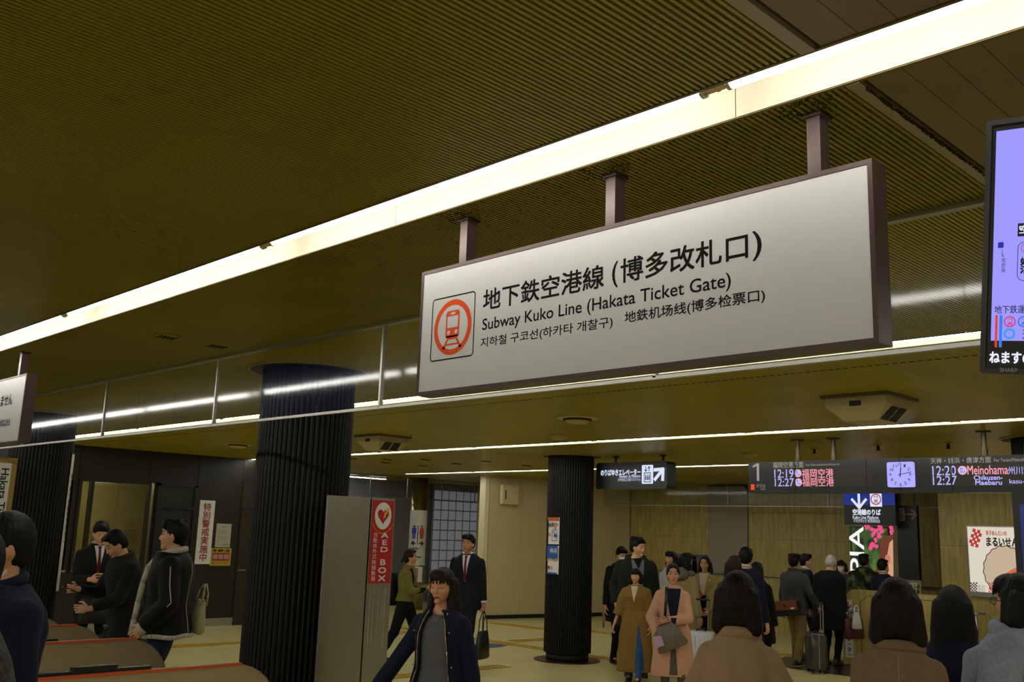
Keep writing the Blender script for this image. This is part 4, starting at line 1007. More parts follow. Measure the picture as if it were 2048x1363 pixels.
q = MB(); rf.rect(q, -.008, Hh*.38, .008, Hh*.72, .004); arrow(rf, q, -.09, Hh*.40, .09, .022, PI, .004, .5); arrow(rf, q, .09, Hh*.40, .09, .022, 0, .004, .5); q.build('arrow_marks', M_ink, rc)
text('お手洗い', rf, -.16, Hh*.28, .06, Hh*.325, M_ink, rc, bold=.02, h=.004); text('Restroom', rf, -.16, Hh*.235, .02, Hh*.262, M_ink, rc, h=.004)
text('構内禁煙', rf, -.03, Hh*.135, .10, Hh*.165, M_ink, rc, bold=.02, h=.004)
q = MB(); rf.ring(q, -.10, Hh*.15, .045, .035, .004); q.build('no_smoking_ring', M_red, rc)
curve_panel(zb4-.02, zb4-.005, .223, M_steel, 'sign_edge')
curve_panel(zb4-.38, zb4-.03, .215, M_whitep, 'map_sheet', .8)
q = MB(); rf.rect(q, -.06, -.30, .05, -.06, .002); q.build('map_print', mat('ink_pink', (.4, .12, .14), .5), rc)
# faint poster reflections on stone are left to the renderer; small paper notices on the stone wall
for pxl, pxr, y0, y1, lb in ((1222, 1238, 1105, 1142, 'small white notice on the stone wall behind the tall man'), (1187, 1190, 1108, 1145, 'narrow white notice on the stone wall beside the round column')):
    o, ff, w1, h1, _ = sign_box('paper_notice', 18.90, pxl, y0, pxr, y1, M_whitep, lb, 'notice', .01)
    if w1 > .08: text('お知らせ', ff, .02, h1-.07, w1-.02, h1-.03, M_red, o, res=1); text('ご注意', ff, .03, .10, w1-.05, .22, M_ink, o, res=1)
sp_, ff, w1, h1, uv_ = sign_box('wall_poster', 18.90, 1352, 1106, 1416, 1160, mat('poster_mauve', (.13, .10, .16), .5), 'dim mauve poster with a dark standing silhouette on the stone wall', 'poster', .02)
q = MB(); ff.disc(q, *uv_(1389, 1115), .05, .004, 16); ff.poly(q, [uv_(*p) for p in ((1385, 1120), (1393, 1120), (1396, 1160), (1382, 1160))], .004); q.build('silhouette', M_ink, sp_)

# ---- ticket gates
def gate(y, label, slot=True, back_=-2.2):
    g = empty('ticket_gate', (3.22, y, 0), 0, label, 'ticket gate', 'ticket gates')
    r_ = .33; prof = [(back_-3.0, 0), (.30+.0, 0)] 
    pts = [(-3.0+back_, 0), (.36, 0), (.36, .66)]
    for i in range(9):
        t = (PI/2)*i/8; pts.append((.03+.33*math.cos(t), .67+.33*math.sin(t)))
    pts.append((back_-3.0, 1.0)); n_ = len(pts)
    q = MB(); q.add([(a, -.04, b) for a, b in pts]+[(a, .04, b) for a, b in pts], [tuple(range(n_)), tuple(range(n_, 2*n_))]+[(i, (i+1) % n_, n_+(i+1) % n_, n_+i) for i in range(n_)])
    q.build('side_panel', M_gate, g)
    top = [p for p in pts[2:]]
    q = MB()
    for (a0, b0), (a1, b1) in zip(top[:-1], top[1:]):
        q.add([(a0, -.043, b0), (a1, -.043, b1), (a1, .043, b1), (a0, .043, b0), (a0*1+0, -.043, b0+.006), (a1, -.043, b1+.006), (a1, .043, b1+.006), (a0, .043, b0+.006)], [(0, 1, 5, 4), (4, 5, 6, 7), (7, 6, 2, 3)])
    q.build('edge_trim', M_alu, g)
    MB().box(back_-3.0, .08, -.046, -.02, .995, 1.012).build('orange_strip', M_orange, g)
    if slot:
        f = Fr((-1.2, -.041, .88), (1, 0, 0), (0, 0, 1)); q = MB(); f.rrect(q, -1.6, -.022, 1.15, .022, .02, .003); q.build('sensor_slot', M_blackm, g)
    if slot: MB().box(-1.9, -.5, -.02, .04, 1.0, 1.03).box(-.95, -.7, -.015, .035, 1.03, 1.05).build('reader_top', M_black, g)
    
gate(5.74, 'nearest ticket gate, its curved end and orange edge at the bottom edge'); gate(7.30, 'second ticket gate from the camera with a plain cream side', False); gate(8.40, 'third ticket gate from the camera, black slot along its side'); gate(9.22, 'farthest ticket gate, only its curved end showing beside the left man')

# corridor light above the grey recess
cl = empty('corridor_light', (12.8, 19.3, CZ), 0, 'slim ceiling light in the grey restroom corridor behind the far glass barrier', 'ceiling light')
MB().box(-1.9, 1.9, -.06, .06, -.03, 0).build('housing', M_alu, cl)
MB().box(-1.88, 1.88, -.05, .05, -.045, -.03).build('diffuser', mat('corridor_glow', (.8, .8, .8), .4, emit=(1, .96, .85), estr=9), cl)
# ================================================================== PEOPLE
def remesh(mb, voxel, smooth=2, name='b'):
    me = mb.mesh(name)
    bm = bmesh.new(); bm.from_mesh(me); bmesh.ops.recalc_face_normals(bm, faces=bm.faces); bm.to_mesh(me); bm.free()
    o = bpy.data.objects.new(name, me); COL.objects.link(o)
    m = o.modifiers.new('r', 'REMESH'); m.mode = 'VOXEL'; m.voxel_size = voxel; m.use_smooth_shade = True
    if smooth:
        s_ = o.modifiers.new('s', 'SMOOTH'); s_.iterations = smooth; s_.factor = .5
    dg = bpy.context.evaluated_depsgraph_get(); dg.update()
    out = bpy.data.meshes.new_from_object(o.evaluated_get(dg))
    bpy.data.objects.remove(o); bpy.data.meshes.remove(me)
    return out
def verts(me):
    a = np.empty(len(me.vertices)*3, 'f'); me.vertices.foreach_get('co', a); return a.reshape(-1, 3)
def setv(me, a): me.vertices.foreach_set('co', a.astype('f').ravel()); me.update()
def normals(me):
    a = np.empty(len(me.vertices)*3, 'f'); me.vertex_normals.foreach_get('vector', a) if hasattr(me, 'vertex_normals') else me.vertices.foreach_get('normal', a); return a.reshape(-1, 3)
def folds(me, amp, seed, freq=14, zs=.35):
    """soft cloth folds: sums of sine waves pushed along the normals"""
    P = verts(me); N = normals(me); rs = np.random.RandomState(seed); d = np.zeros(len(P))
    for k in range(7):
        w_ = rs.normal(size=3)*freq*(1+.5*k/3); w_[2] *= zs; d += np.sin(P@w_+rs.uniform(0, 6.28)+1.5*np.sin(P[:, 2]*9+k))/(1+.4*k)
    setv(me, P+N*(d*amp/2.2)[:, None])
def join(a, b):
    """append plain mesh b to mesh a"""
    bm = bmesh.new(); bm.from_mesh(a); bm.from_mesh(b); bm.to_mesh(a); bm.free(); a.shade_smooth(); return a

SKIN = [mat('skin_%d' % k, c, .5, spec=.35, noise=.05, nscale=12) for k, c in enumerate(((.60, .30, .17), (.66, .36, .22), (.48, .23, .12)))]
HAIRM = {k: mat('hair_'+k, c, .55, spec=.22, noise=.35, nscale=30, stretch=(6, 6, .5), bump=.3, bscale=90) for k, c in dict(black=(.0035, .003, .0025), brown=(.016, .006, .003), dark=(.007, .0035, .002), grey=(.45, .45, .44)).items()}
M_eye = mat('eye_dark', (.008, .005, .004), .2); M_eyew = mat('eye_white', (.45, .40, .34), .3); M_lip = mat('lip', (.33, .07, .05), .4); M_brow = mat('brow', (.012, .007, .005), .7)
M_blush = mat('cheek', (.62, .27, .165), .5)
def cloth(name, col, rough=.85, **k):
    k.setdefault('noise', .12); k.setdefault('nscale', 60); k.setdefault('bump', .25); k.setdefault('bscale', 500); k.setdefault('sheen', .03)
    return mat('cloth_'+name, col, rough, spec=.15, **k)
M_shoe = mat('shoe_black', (.008, .007, .006), .35)

def ik(a, b, l1, l2, pole):
    """middle joint of a two-bone limb bending towards pole"""
    a, b, pole = Vector(a), Vector(b), Vector(pole); d = b-a; L = min(d.length, (l1+l2)*.998)
    if d.length < 1e-5: d = Vector((0, 0, -1))
    u = d.normalized(); b = a+u*L; x = (l1*l1-l2*l2+L*L)/(2*L); h = math.sqrt(max(l1*l1-x*x, 0))
    p = pole-u*pole.dot(u); p.normalize(); return a+u*x+p*h, b

class Rig:
    def __init__(s, **k):
        g = lambda n, d: k.get(n, d)
        s.fem = g('fem', False); s.lean = math.radians(g('lean', 0)); s.yaw = math.radians(g('yaw', 0)); s.pit = math.radians(g('pitch', 0)); s.rol = math.radians(g('roll', 0))
        s.sh = .138 if s.fem else .166; s.wide = g('wide', 1.0)
        s.feet = g('feet', ((-.10, .0, 0), (.10, .0, 0)))
        s.LT = Matrix.Translation((0, 0, .95)) @ Matrix.Rotation(-s.lean, 4, 'X') @ Matrix.Translation((0, 0, -.95))
        nk = Vector((0, -.005, 1.47))
        s.HT = s.LT @ Matrix.Translation(nk) @ Matrix.Rotation(s.yaw, 4, 'Z') @ Matrix.Rotation(-s.pit, 4, 'X') @ Matrix.Rotation(s.rol, 4, 'Y') @ Matrix.Translation(-nk) @ Matrix.Translation((0, .012, 1.583)) @ Matrix.Scale(.96 if s.fem else 1.0, 4)
        s.hands = g('hands', {}); s.j = {}
        for sd, nm in ((-1, 'L'), (1, 'R')):
            shd = s.LT @ Vector((sd*s.sh*s.wide, -.01, 1.335 if s.fem else 1.345)); tgt = s.hands.get(nm, (sd*.25, .02, .80)); pole = s.hands.get(nm+'p', (sd*.5, -1, -.2))
            el, wr = ik(shd, tgt, .275, .245, pole); s.j['sh'+nm] = shd; s.j['el'+nm] = el; s.j['wr'+nm] = wr
            hp_ = Vector((sd*.085, 0, .90)); ft = Vector(s.feet[0 if sd < 0 else 1]); an = Vector((ft.x, ft.y, ft.z+.085))
            kn, an2 = ik(hp_, an, .43, .415, (sd*.08, 1, .1)); s.j['hip'+nm] = hp_; s.j['kn'+nm] = kn; s.j['an'+nm] = an2
    def up(s, mb, n0):
        for i in range(n0, len(mb.v)):
            v = Vector(mb.v[i])
            if v.z > .95: mb.v[i] = tuple(s.LT @ v)
    def torso_rings(s, grow=0.0, z0=.84, z1=1.46, hem=0, belly=0):
        if s.fem: R_ = [(.0, .17, .12), (.70, .165, .115), (.84, .165, .115), (.95, .160, .11), (1.06, .128, .09), (1.18, .135, .105), (1.28, .143, .112), (1.345, .138, .088), (1.395, .105, .07), (1.435, .066, .056), (1.47, .052, .05)]
        else: R_ = [(.0, .17, .12), (.70, .165, .115), (.84, .162, .110), (.95, .158, .11), (1.06, .150, .10), (1.18, .160, .108), (1.30, .170, .115), (1.365, .160, .098), (1.41, .12, .08), (1.445, .072, .062), (1.48, .06, .058)]
        out = []
        zs = sorted(set([z0, z1]+[r[0] for r in R_ if z0 < r[0] < z1]))
        for z in zs:
            for a, b in zip(R_[:-1], R_[1:]):
                if a[0] <= z <= b[0]:
                    t = (z-a[0])/(b[0]-a[0]); rx = a[1]+(b[1]-a[1])*t; ry = a[2]+(b[2]-a[2])*t; break
            fl = max(0, (1.05-z)/.6)
            out.append((0, -.005, z, (rx+grow)*s.wide+hem*fl, ry+grow+hem*fl*.9+belly*(1 if z < 1.2 else 0), 2.4))
        return out

def head_mb(rig, k=1.0):
    """skull, jaw, nose, brow, cheeks, lips and ears in head space"""
    mb = MB(); f = rig.fem; v = []; nu, nv = 36, 26
    for j in range(nv+1):
        th = PI*j/nv
        for i in range(nu):
            t = 2*PI*i/nu; x = math.sin(th)*math.cos(t); y = math.sin(th)*math.sin(t); z = math.cos(th)
            w_ = 1-(.34 if f else .26)*max(0, -z)**1.6; jy = 1-(.20)*max(0, -z)**2
            yy = y*(.080 if y > 0 else .100)*jy + (.010*max(0, -z) if y > 0 else .03*max(0, -z))
            v.append((x*.074*w_, yy, z*.117))
    mb.add(v, [(j*nu+i, (j+1)*nu+i, (j+1)*nu+(i+1) % nu, j*nu+(i+1) % nu) for j in range(nv) for i in range(nu)])
    mb.cap((0, .078, .012), (0, .094, -.026), .007, .0115, 10); mb.ball((-.010, .086, -.030), (.008, .009, .007), 8, 6); mb.ball((.010, .086, -.030), (.008, .009, .007), 8, 6)
    mb.cap((-.028, .068, .030), (.028, .068, .030), .013, .013, 10); mb.ball((0, .066, .05), (.045, .018, .035), 12, 8)
    for s_ in (-1, 1): mb.ball((s_*.036, .052, -.022), (.026, .026, .024), 12, 8); mb.ball((s_*.074, -.008, -.008), (.009, .017, .030), 10, 8, R=Matrix.Rotation(s_*-.3, 3, 'Z'))
    mb.ball((0, .076, -.056), (.022, .013, .007), 12, 8); mb.ball((0, .074, -.067), (.018, .012, .007), 12, 8); mb.ball((0, .064, -.092), (.024, .020, .020), 12, 8)
    if k != 1: mb.v = [tuple(Vector(p)*k) for p in mb.v]
    mb.v = [tuple(rig.HT @ Vector(p)) for p in mb.v]; return mb

def hand_fingers(mb, w_, d, pn, sd, curl=.7, r=.0082):
    """four unequal fingers and a side thumb; w_ wrist, d pointing direction, pn palm normal"""
    d = d.normalized(); pn = (pn-d*pn.dot(d)).normalized(); side = d.cross(pn)*sd     # thumb side
    for k, (off, L) in enumerate(((.030, .070), (.010, .078), (-.010, .073), (-.029, .058))):
        b_ = w_+d*.078+side*off; c = curl*(1+.12*k); p = b_; a = 0
        for m, seg in enumerate((L*.45, L*.32, L*.25)):
            a += c*(.55 if m == 0 else .75); dd = d*math.cos(a)+pn*math.sin(a)
            q_ = p+dd*seg; mb.cap(p, q_, r*(1-.09*m), r*(.92-.09*m), 7); p = q_
    b_ = w_+d*.022+side*.026; dd = (d*.62+side*.62+pn*.35).normalized(); p = b_+dd*.045; mb.cap(b_, p, .012, .0095, 8)
    dd2 = (d*.85+side*.05+pn*.55).normalized(); mb.cap(p, p+dd2*.030, .0095, .008, 8)

def build_body(rig, skin, voxel, root, legs=True):
    mb = MB(); j = rig.j
    n0 = len(mb.v); mb.loft(rig.torso_rings(-.006, .84, 1.47)); mb.cap((0, -.012, 1.40), (0, -.006, 1.47), .054 if not rig.fem else .046, .050 if not rig.fem else .042, 16); rig.up(mb, n0)
    nk = rig.LT @ Vector((0, -.008, 1.44)); mb.cap(nk, rig.HT @ Vector((0, -.02, -.055)), .052 if not rig.fem else .044, .050 if not rig.fem else .043, 16)
    hm = head_mb(rig); mb.add(hm.v, hm.f)
    hf = MB()
    for sd, n in ((-1, 'L'), (1, 'R')):
        th = .85 if rig.fem else 1
        mb.cap(j['sh'+n], j['el'+n], .046*th, .037*th); mb.cap(j['el'+n], j['wr'+n], .037*th, .025*th)
        d = rig.hands.get(n+'d'); d = Vector(d) if d else (j['wr'+n]-j['el'+n]); d = d.normalized()
        pn = Vector(rig.hands.get(n+'n', (-sd, .1, 0))); pn = (pn-d*pn.dot(d)).normalized(); side = d.cross(pn)
        w_ = j['wr'+n]; Rm = Matrix((side, pn, d)).transposed()
        mb.cap(w_-d*.01, w_+d*.03, .024*th, .022*th); mb.ball(w_+d*.05, (.040*th, .017, .047), 14, 10, R=Rm)
        hand_fingers(hf, w_, d, pn, sd, rig.hands.get(n+'c', .55), .0085*th)
        if legs: mb.cap(j['hip'+n], j['kn'+n], .082, .054); mb.cap(j['kn'+n], j['an'+n], .050, .034); mb.cap(j['an'+n], j['an'+n]+Vector((0, .10, -.045)), .032, .03)
    me = remesh(mb, voxel, 3, 'body'); me = join(me, hf.mesh('f'))
    return link('body', me, skin, root)

def bvh_of(me): return BVHTree.FromPolygons([v.co.copy() for v in me.vertices], [tuple(p.vertices) for p in me.polygons])
def decal(bvh, pts, frame, off, m, name, root, thick=.0, dirn=None, sub=1, label=None):
    """flat outline (a,b) in a frame, pressed onto the surface along the frame's -n"""
    o, r_, u_, n_ = frame; v = []; last = .0
    P_ = []
    k = len(pts)
    cen = (sum(a for a, b in pts)/k, sum(b for a, b in pts)/k)
    rings = 3
    for q_ in range(rings+1):
        s_ = 1-q_/rings if q_ < rings else 0
        if q_ == rings: P_.append(cen)
        else: P_ += [(cen[0]+(a-cen[0])*s_, cen[1]+(b-cen[1])*s_) for a, b in pts]
    D = []
    for a, b in P_:
        org = o+r_*a+u_*b+n_*.6; h = bvh.ray_cast(org, -n_, 1.3); D.append(h[3] if h[0] is not None else None)
    good = [x for x in D if x is not None]
    if not good: return None
    md = sorted(good)[len(good)//2]
    for (a, b), dd in zip(P_, D):
        dd = md if dd is None or abs(dd-md) > .16 else dd; v.append(o+r_*a+u_*b+n_*(.6-dd+off))
    f = []
    for q_ in range(rings-1):
        f += [(q_*k+i, q_*k+(i+1) % k, (q_+1)*k+(i+1) % k, (q_+1)*k+i) for i in range(k)]
    f += [((rings-1)*k+i, (rings-1)*k+(i+1) % k, rings*k) for i in range(k)]
    return MB().add(v, f).build(name, m, root, True, label=label)
def gridecal(bvh, fn, nu, nv, frame, off, m, name, root, label=None):
    """grid (u,v in 0..1) -> (a,b) pressed onto the surface"""
    o, r_, u_, n_ = frame; v = []; prev = .5
    for j in range(nv+1):
        for i in range(nu+1):
            a, b = fn(i/nu, j/nv); h = bvh.ray_cast(o+r_*a+u_*b+n_*.6, -n_, 1.3)
            d = h[3] if h[0] is not None and abs(h[3]-prev) < .2 else prev
            prev = d; v.append(o+r_*a+u_*b+n_*(.6-d+off))
        prev = (v[j*(nu+1)]-(o+r_*0)).dot(n_); prev = .6+off-prev if False else d
    f = [(j*(nu+1)+i, j*(nu+1)+i+1, (j+1)*(nu+1)+i+1, (j+1)*(nu+1)+i) for j in range(nv) for i in range(nu)]
    return MB().add(v, f).build(name, m, root, True, label=label)

def face_parts(rig, body, root, closed=False, brow=.030, lipm=M_lip, mask=False, glasses=False, smile=False, blush=False):
    me = body.data; Hm = rig.HT; R3 = Hm.to_3x3()
    fr = (Hm.translation, (R3 @ Vector((1, 0, 0))).normalized(), (R3 @ Vector((0, 0, 1))).normalized(), (R3 @ Vector((0, 1, 0))).normalized())
    # only the head's polygons near the face
    V = verts(me); c = np.array(Hm.translation); sel = np.linalg.norm(V-c, axis=1) < .17
    polys = [tuple(p.vertices) for p in me.polygons if sel[p.vertices[0]]]
    bv = BVHTree.FromPolygons([Vector(x) for x in V], polys)
    for s_ in (-1, 1):
        x = s_*.031
        if closed: 
            gridecal(bv, lambda u, v: (x+(u-.5)*.030, .004-.004*math.cos((u-.5)*2.6)+(v-.5)*.0035), 8, 1, fr, .0012, M_eye, 'eyelid', root)
        else:
            el = [(x+.0145*math.cos(t), .006+.0062*math.sin(t)*(1.0 if math.sin(t) > 0 else .7)) for t in [2*PI*i/16 for i in range(16)]]
            decal(bv, el, fr, .0010, M_eyew, 'eye', root)
            decal(bv, [(x+.0058*math.cos(t), .0065+.0055*math.sin(t)) for t in [2*PI*i/12 for i in range(12)]], fr, .0018, M_eye, 'iris', root)
            gridecal(bv, lambda u, v: (x+(u-.5)*.032, .010-.005*(2*(u-.5))**2+(v-.5)*.0028), 8, 1, fr, .0020, M_eye, 'eyelid', root)
        gridecal(bv, lambda u, v: (x+s_*.003+(u-.5)*.036, brow+.004-.006*(2*(u-.5)-.2*s_)**2+(v-.5)*.0055), 8, 1, fr, .0012, M_brow, 'eyebrow', root)
        if blush: decal(bv, [(s_*.042+.016*math.cos(t), -.024+.012*math.sin(t)) for t in [2*PI*i/14 for i in range(14)]], fr, .0005, M_blush, 'cheek_blush', root)
    if mask:
        gridecal(bv, lambda u, v: ((u-.5)*.125*(1-.25*(1-v)), -.098+.098*v), 10, 8, fr, .006, mat('mask_white', (.70, .70, .72), .7), 'face_mask', root)
    else:
        w_ = .044 if not smile else .054
        decal(bv, [(w_/2*math.cos(t), -.061+.0075*math.sin(t)+(.004*abs(math.cos(t)) if smile else 0)) for t in [2*PI*i/18 for i in range(18)]], fr, .0010, lipm, 'lips', root)
        gridecal(bv, lambda u, v: ((u-.5)*w_*.9, -.0605+(.004*abs(2*u-1)**2 if smile else -.001*abs(2*u-1)**2)+(v-.5)*.0016), 8, 1, fr, .0022, M_brow, 'mouth_line', root)
    return bv, fr

def hair(rig, root, style, col='black', voxel=.008, seed=1):
    mb = MB(); B = lambda c, r, R=None: mb.ball(c, r, 18, 12, R=R)
    short = style in ('short', 'crew', 'messy', 'crop')
    B((0, -.026, .026), (.084, .100, .110) if style != 'crew' else (.080, .095, .103))
    B((0, -.064 if short else -.050, -.008), (.066, .054, .072) if short else (.080, .075, .10))
    if style in ('short', 'messy'):
        for s_ in (-1, 1): B((s_*.066, -.022, .046), (.016, .052, .040))
        B((0, .054, .076), (.064, .034, .034)); B((.02, .04, .10), (.06, .05, .03)); B((-.03, .064, .070), (.035, .020, .024), )
        if style == 'messy':
            for k in range(14):
                a = random.uniform(0, 2*PI); B((.050*math.cos(a), -.03+.055*math.sin(a), .100+random.uniform(-.01, .010)), (.034, .034, .026))
    if style == 'crop': 
        for s_ in (-1, 1): B((s_*.066, -.015, .035), (.016, .050, .042))
        B((0, .040, .092), (.060, .040, .028)); B((.03, .05, .088), (.035, .028, .026))
    if style in ('bob', 'long', 'longback', 'fringe_long', 'shortbob', 'nearback'):
        fl = {'nearback': -.125, 'shortbob': -.075, 'bob': -.13, 'long': -.30, 'longback': -.26, 'fringe_long': -.34}[style]
        for s_ in (-1, 1):
            mb.cap((s_*.066, -.010, .045), (s_*.080, -.012, max(fl, -.10)), .026, .028)
            mb.cap((s_*.060, -.060, .02), (s_*.075, -.055, max(fl, -.12)), .045, .045)
            if fl < -.2:
                mb.cap((s_*.080, -.012, -.10), (s_*.095, .045 if style != 'longback' else -.03, fl), .030, .020); mb.cap((s_*.075, -.05, -.10), (s_*.085, -.075, fl+.02), .045, .035)
                mb.cap((s_*.078, .0, -.08), (s_*.075, .075 if style == 'fringe_long' else .0, fl+.03), .024, .018)
        mb.loft([(0, -.050, fl, .098, .040, 2.2), (0, -.060, fl*.6, .105, .052, 2.2), (0, -.055, 0, .088, .068, 2.2), (0, -.04, .05, .08, .07, 2.2)])
        if style in ('bob', 'long', 'shortbob', 'fringe_long'):
            zc = .078 if style in ('fringe_long', 'shortbob') else .088
            B((0, .030, zc), (.074, .064, .050))
            for x in (-.055, -.03, -.005, .02, .045): mb.cap((x*.8, .075, zc-.01), (x*1.05, .087-.25*abs(x), zc-.046), .010, .006, 8)
    if style == 'parted':
        for s_ in (-1, 1):
            mb.cap((s_*.01, .045, .100), (s_*.070, .040, .020), .020, .013, 10); mb.cap((s_*.070, .02, .03), (s_*.082, -.01, -.10), .018, .026); mb.cap((s_*.06, -.05, .0), (s_*.08, -.05, -.12), .045, .045); mb.cap((s_*.082, -.01, -.10), (s_*.10, .02, -.24), .030, .018); mb.cap((s_*.06, -.06, -.1), (s_*.08, -.07, -.24), .045, .03)
        mb.loft([(0, -.055, -.22, .09, .035), (0, -.055, 0, .085, .06)])
    if style in ('tied', 'pony'):
        for s_ in (-1, 1): mb.cap((s_*.012, .050, .098), (s_*.066, .030, .012), .020, .014, 10); B((s_*.066, -.018, .015), (.018, .05, .045))
        mb.cap((.02, .055, .095), (-.045, .060, .052), .02, .010, 10)
        if style == 'pony': mb.cap((0, -.11, -.02), (0, -.15, -.10), .028, .012)
        else: B((0, -.10, -.05), (.04, .03, .04))
    mb.v = [tuple(rig.HT @ Vector(p)) for p in mb.v]
    me = remesh(mb, voxel, 3, 'hair')
    P = verts(me); N = normals(me); Hi = np.array(rig.HT.inverted()); L = P@Hi[:3, :3].T+Hi[:3, 3]
    ang = np.arctan2(L[:, 0], -L[:, 1]-.02); rs = np.random.RandomState(seed)
    d = .45*np.sin(ang*23+L[:, 2]*8+rs.rand()*6)+.35*np.sin(ang*41+L[:, 2]*14)+.3*np.sin(ang*67-L[:, 2]*10)
    setv(me, P+N*(d*.0022)[:, None])
    return link('hair', me, HAIRM[col], root)

def garment(rig, root, name, m, z0, grow=.016, hem=.0, arms=True, armr=1.0, sleeve=1.0, voxel=.011, seed=1, fold=.006, top=1.455, belly=0, label=None, hood=False, freq=13, cuff=0):
    mb = MB(); j = rig.j
    n0 = len(mb.v); mb.loft(rig.torso_rings(grow, z0, top, hem, belly)); rig.up(mb, n0)
    if arms:
        for n in 'LR':
            sh, el, wr = j['sh'+n], j['el'+n], j['wr'+n]
            if sleeve > .5:
                e2 = el+(wr-el)*min(1, (sleeve-.5)*2*.97)
                mb.cap(sh, el, (.050+grow*.5)*armr, (.042+grow*.45)*armr); mb.tube(el, e2, (.042+grow*.45)*armr, (.032+grow*.45+cuff)*armr, 16); mb.ball(el, ((.042+grow*.45)*armr,)*3)
            else: mb.cap(sh, sh+(el-sh)*sleeve*2, (.056+grow*.7)*armr, (.05+grow*.7)*armr)
    if hood:
        n0 = len(mb.v); mb.ball((0, -.095, 1.43), (.13, .07, .07), 18, 12); mb.cap((-.10, -.03, 1.45), (-.07, .06, 1.40), .035, .025); mb.cap((.10, -.03, 1.45), (.07, .06, 1.40), .035, .025); rig.up(mb, n0)
    me = remesh(mb, voxel, 2, name); folds(me, fold, seed, freq)
    return link(name, me, m, root, label=label)
def trousers(rig, root, m, voxel=.012, seed=2, grow=0, name='trousers', z1=1.0, crop=1.0, flare=0):
    mb = MB(); j = rig.j; mb.loft(rig.torso_rings(.004, .83, z1))
    for n in 'LR':
        an = j['kn'+n]+(j['an'+n]-j['kn'+n])*crop+Vector((0, 0, -.02))
        mb.cap(j['hip'+n], j['kn'+n], .092+grow, .066+grow); mb.tube(j['kn'+n], an, .064+grow, .050+grow+flare, 16); mb.ball(j['kn'+n], (.064+grow,)*3)
    me = remesh(mb, voxel, 2, name); folds(me, .006, seed, 16, .8)
    return link(name, me, m, root)
def shoes(rig, root, m=M_shoe, sole=None, heel=0):
    for n in 'LR':
        an = rig.j['an'+n]; f = an+Vector((0, 0, -.085))
        q = MB(); q.loft([(f.x, f.y+.045, f.z+.004, .043, .135, 2.3), (f.x, f.y+.045, f.z+.028, .046, .138, 2.3), (f.x, f.y+.03, f.z+.055, .042, .115, 2.2), (f.x, f.y-.02, f.z+.085, .036, .055, 2.2), (f.x, f.y-.025, f.z+.11, .034, .042, 2.2)], 20)
        o = q.build('shoe', m, root, True)
        if sole: MB().loft([(f.x, f.y+.045, f.z, .045, .14, 2.3), (f.x, f.y+.045, f.z+.022, .047, .141, 2.3)], 20).build('sole', sole, o, True)
def front_patch(rig, root, gm, m, name, fn, off=.004, nu=10, nv=14, back=False, label=None):
    """panel on the chest (or back): fn(u,v)->(x,z) in upright torso space"""
    R3 = rig.LT.to_3x3(); s_ = -1 if back else 1
    fr = (Vector((0, 0, 0)), Vector((1, 0, 0)), Vector((0, 0, 1)), Vector((0, s_*1, 0)))
    bv = bvh_of(gm.data) if not hasattr(gm, '_b') else gm._b
    v = []; o_, r_, u_, n_ = fr; prev = None
    for j in range(nv+1):
        for i in range(nu+1):
            a, b = fn(i/nu, j/nv); p = Vector((a, 0, b)); p = rig.LT @ p if b > .95 else p
            h = bv.ray_cast(Vector((p.x, p.y+s_*.6, p.z)), Vector((0, -s_, 0)), 1.2)
            if h[0] is not None and (prev is None or abs(h[0].y-prev) < .10): prev = h[0].y
            elif prev is None: prev = p.y+s_*.1
            v.append(Vector((p.x, prev+s_*off, p.z)))
        prev = v[j*(nu+1)].y-s_*off
    f = [(j*(nu+1)+i, j*(nu+1)+i+1, (j+1)*(nu+1)+i+1, (j+1)*(nu+1)+i) for j in range(nv) for i in range(nu)]
    return MB().add(v, f).build(name, m, root, True, label=label)
def suit_front(rig, root, jk, shirt, tie=None, lap=None, zv=1.13):
    V = lambda w0, z0, z1: (lambda u, v: ((u-.5)*2*w0*(.04+.96*v), z0+(z1-z0)*v))
    front_patch(rig, root, jk, shirt, 'shirt', V(.055, zv, 1.44), .003)
    if tie: front_patch(rig, root, jk, tie, 'tie', lambda u, v: ((u-.5)*(.036-.014*v) if v < .93 else (u-.5)*.035, zv+.01+(1.425-zv)*v), .007, 4, 16)
    for s_ in (-1, 1):
        front_patch(rig, root, jk, lap or jk.data.materials[0], 'lapel', lambda u, v, s_=s_: (s_*(.004+.052*v+u*(.040*math.sin(PI*min(1, v*1.15))+.012)), zv-.01+(1.445-zv)*v), .006, 3, 12)
    q = MB()
    for s_ in (-1, 1):
        a = rig.LT @ Vector((s_*.012, .068, 1.425)); b = rig.LT @ Vector((s_*.060, .010, 1.468)); c = rig.LT @ Vector((s_*.045, -.05, 1.475)); q.cap(a, b, .012, .013, 8); q.cap(b, c, .013, .013, 8)
    q.build('shirt_collar', shirt, root, True)
def collar_ring(rig, root, m, name='collar', r=.075, z=1.445, t=.018, h=.02, front_gap=.0):
    q = MB(); n_ = 44; pts = []
    for i in range(n_+1):
        a = PI/2+front_gap+(2*PI-2*front_gap)*i/n_; pts.append(rig.LT @ Vector((r*math.cos(a), -.008+r*.9*math.sin(a), z+h*(-math.sin(a)))))
    for a, b in zip(pts[:-1], pts[1:]): q.cap(a, b, t, t, 8)
    return link(name, remesh(q, .007, 6, name), m, root)

def person(name_xy, H_, phi, label, skin=0, vox=.012, **k):
    x, y = name_xy; c = math.atan2(-y, -x)              # direction to the camera
    hd = c+math.radians(phi)                            # phi>0 turns towards the left of the picture... see below
    root = empty('person', (x, y, 0), hd-PI/2, label, 'person', scale=H_/1.70)
    rig = Rig(**k); body = build_body(rig, SKIN[skin], vox, root)
    return root, rig, body
print('people kit ready')
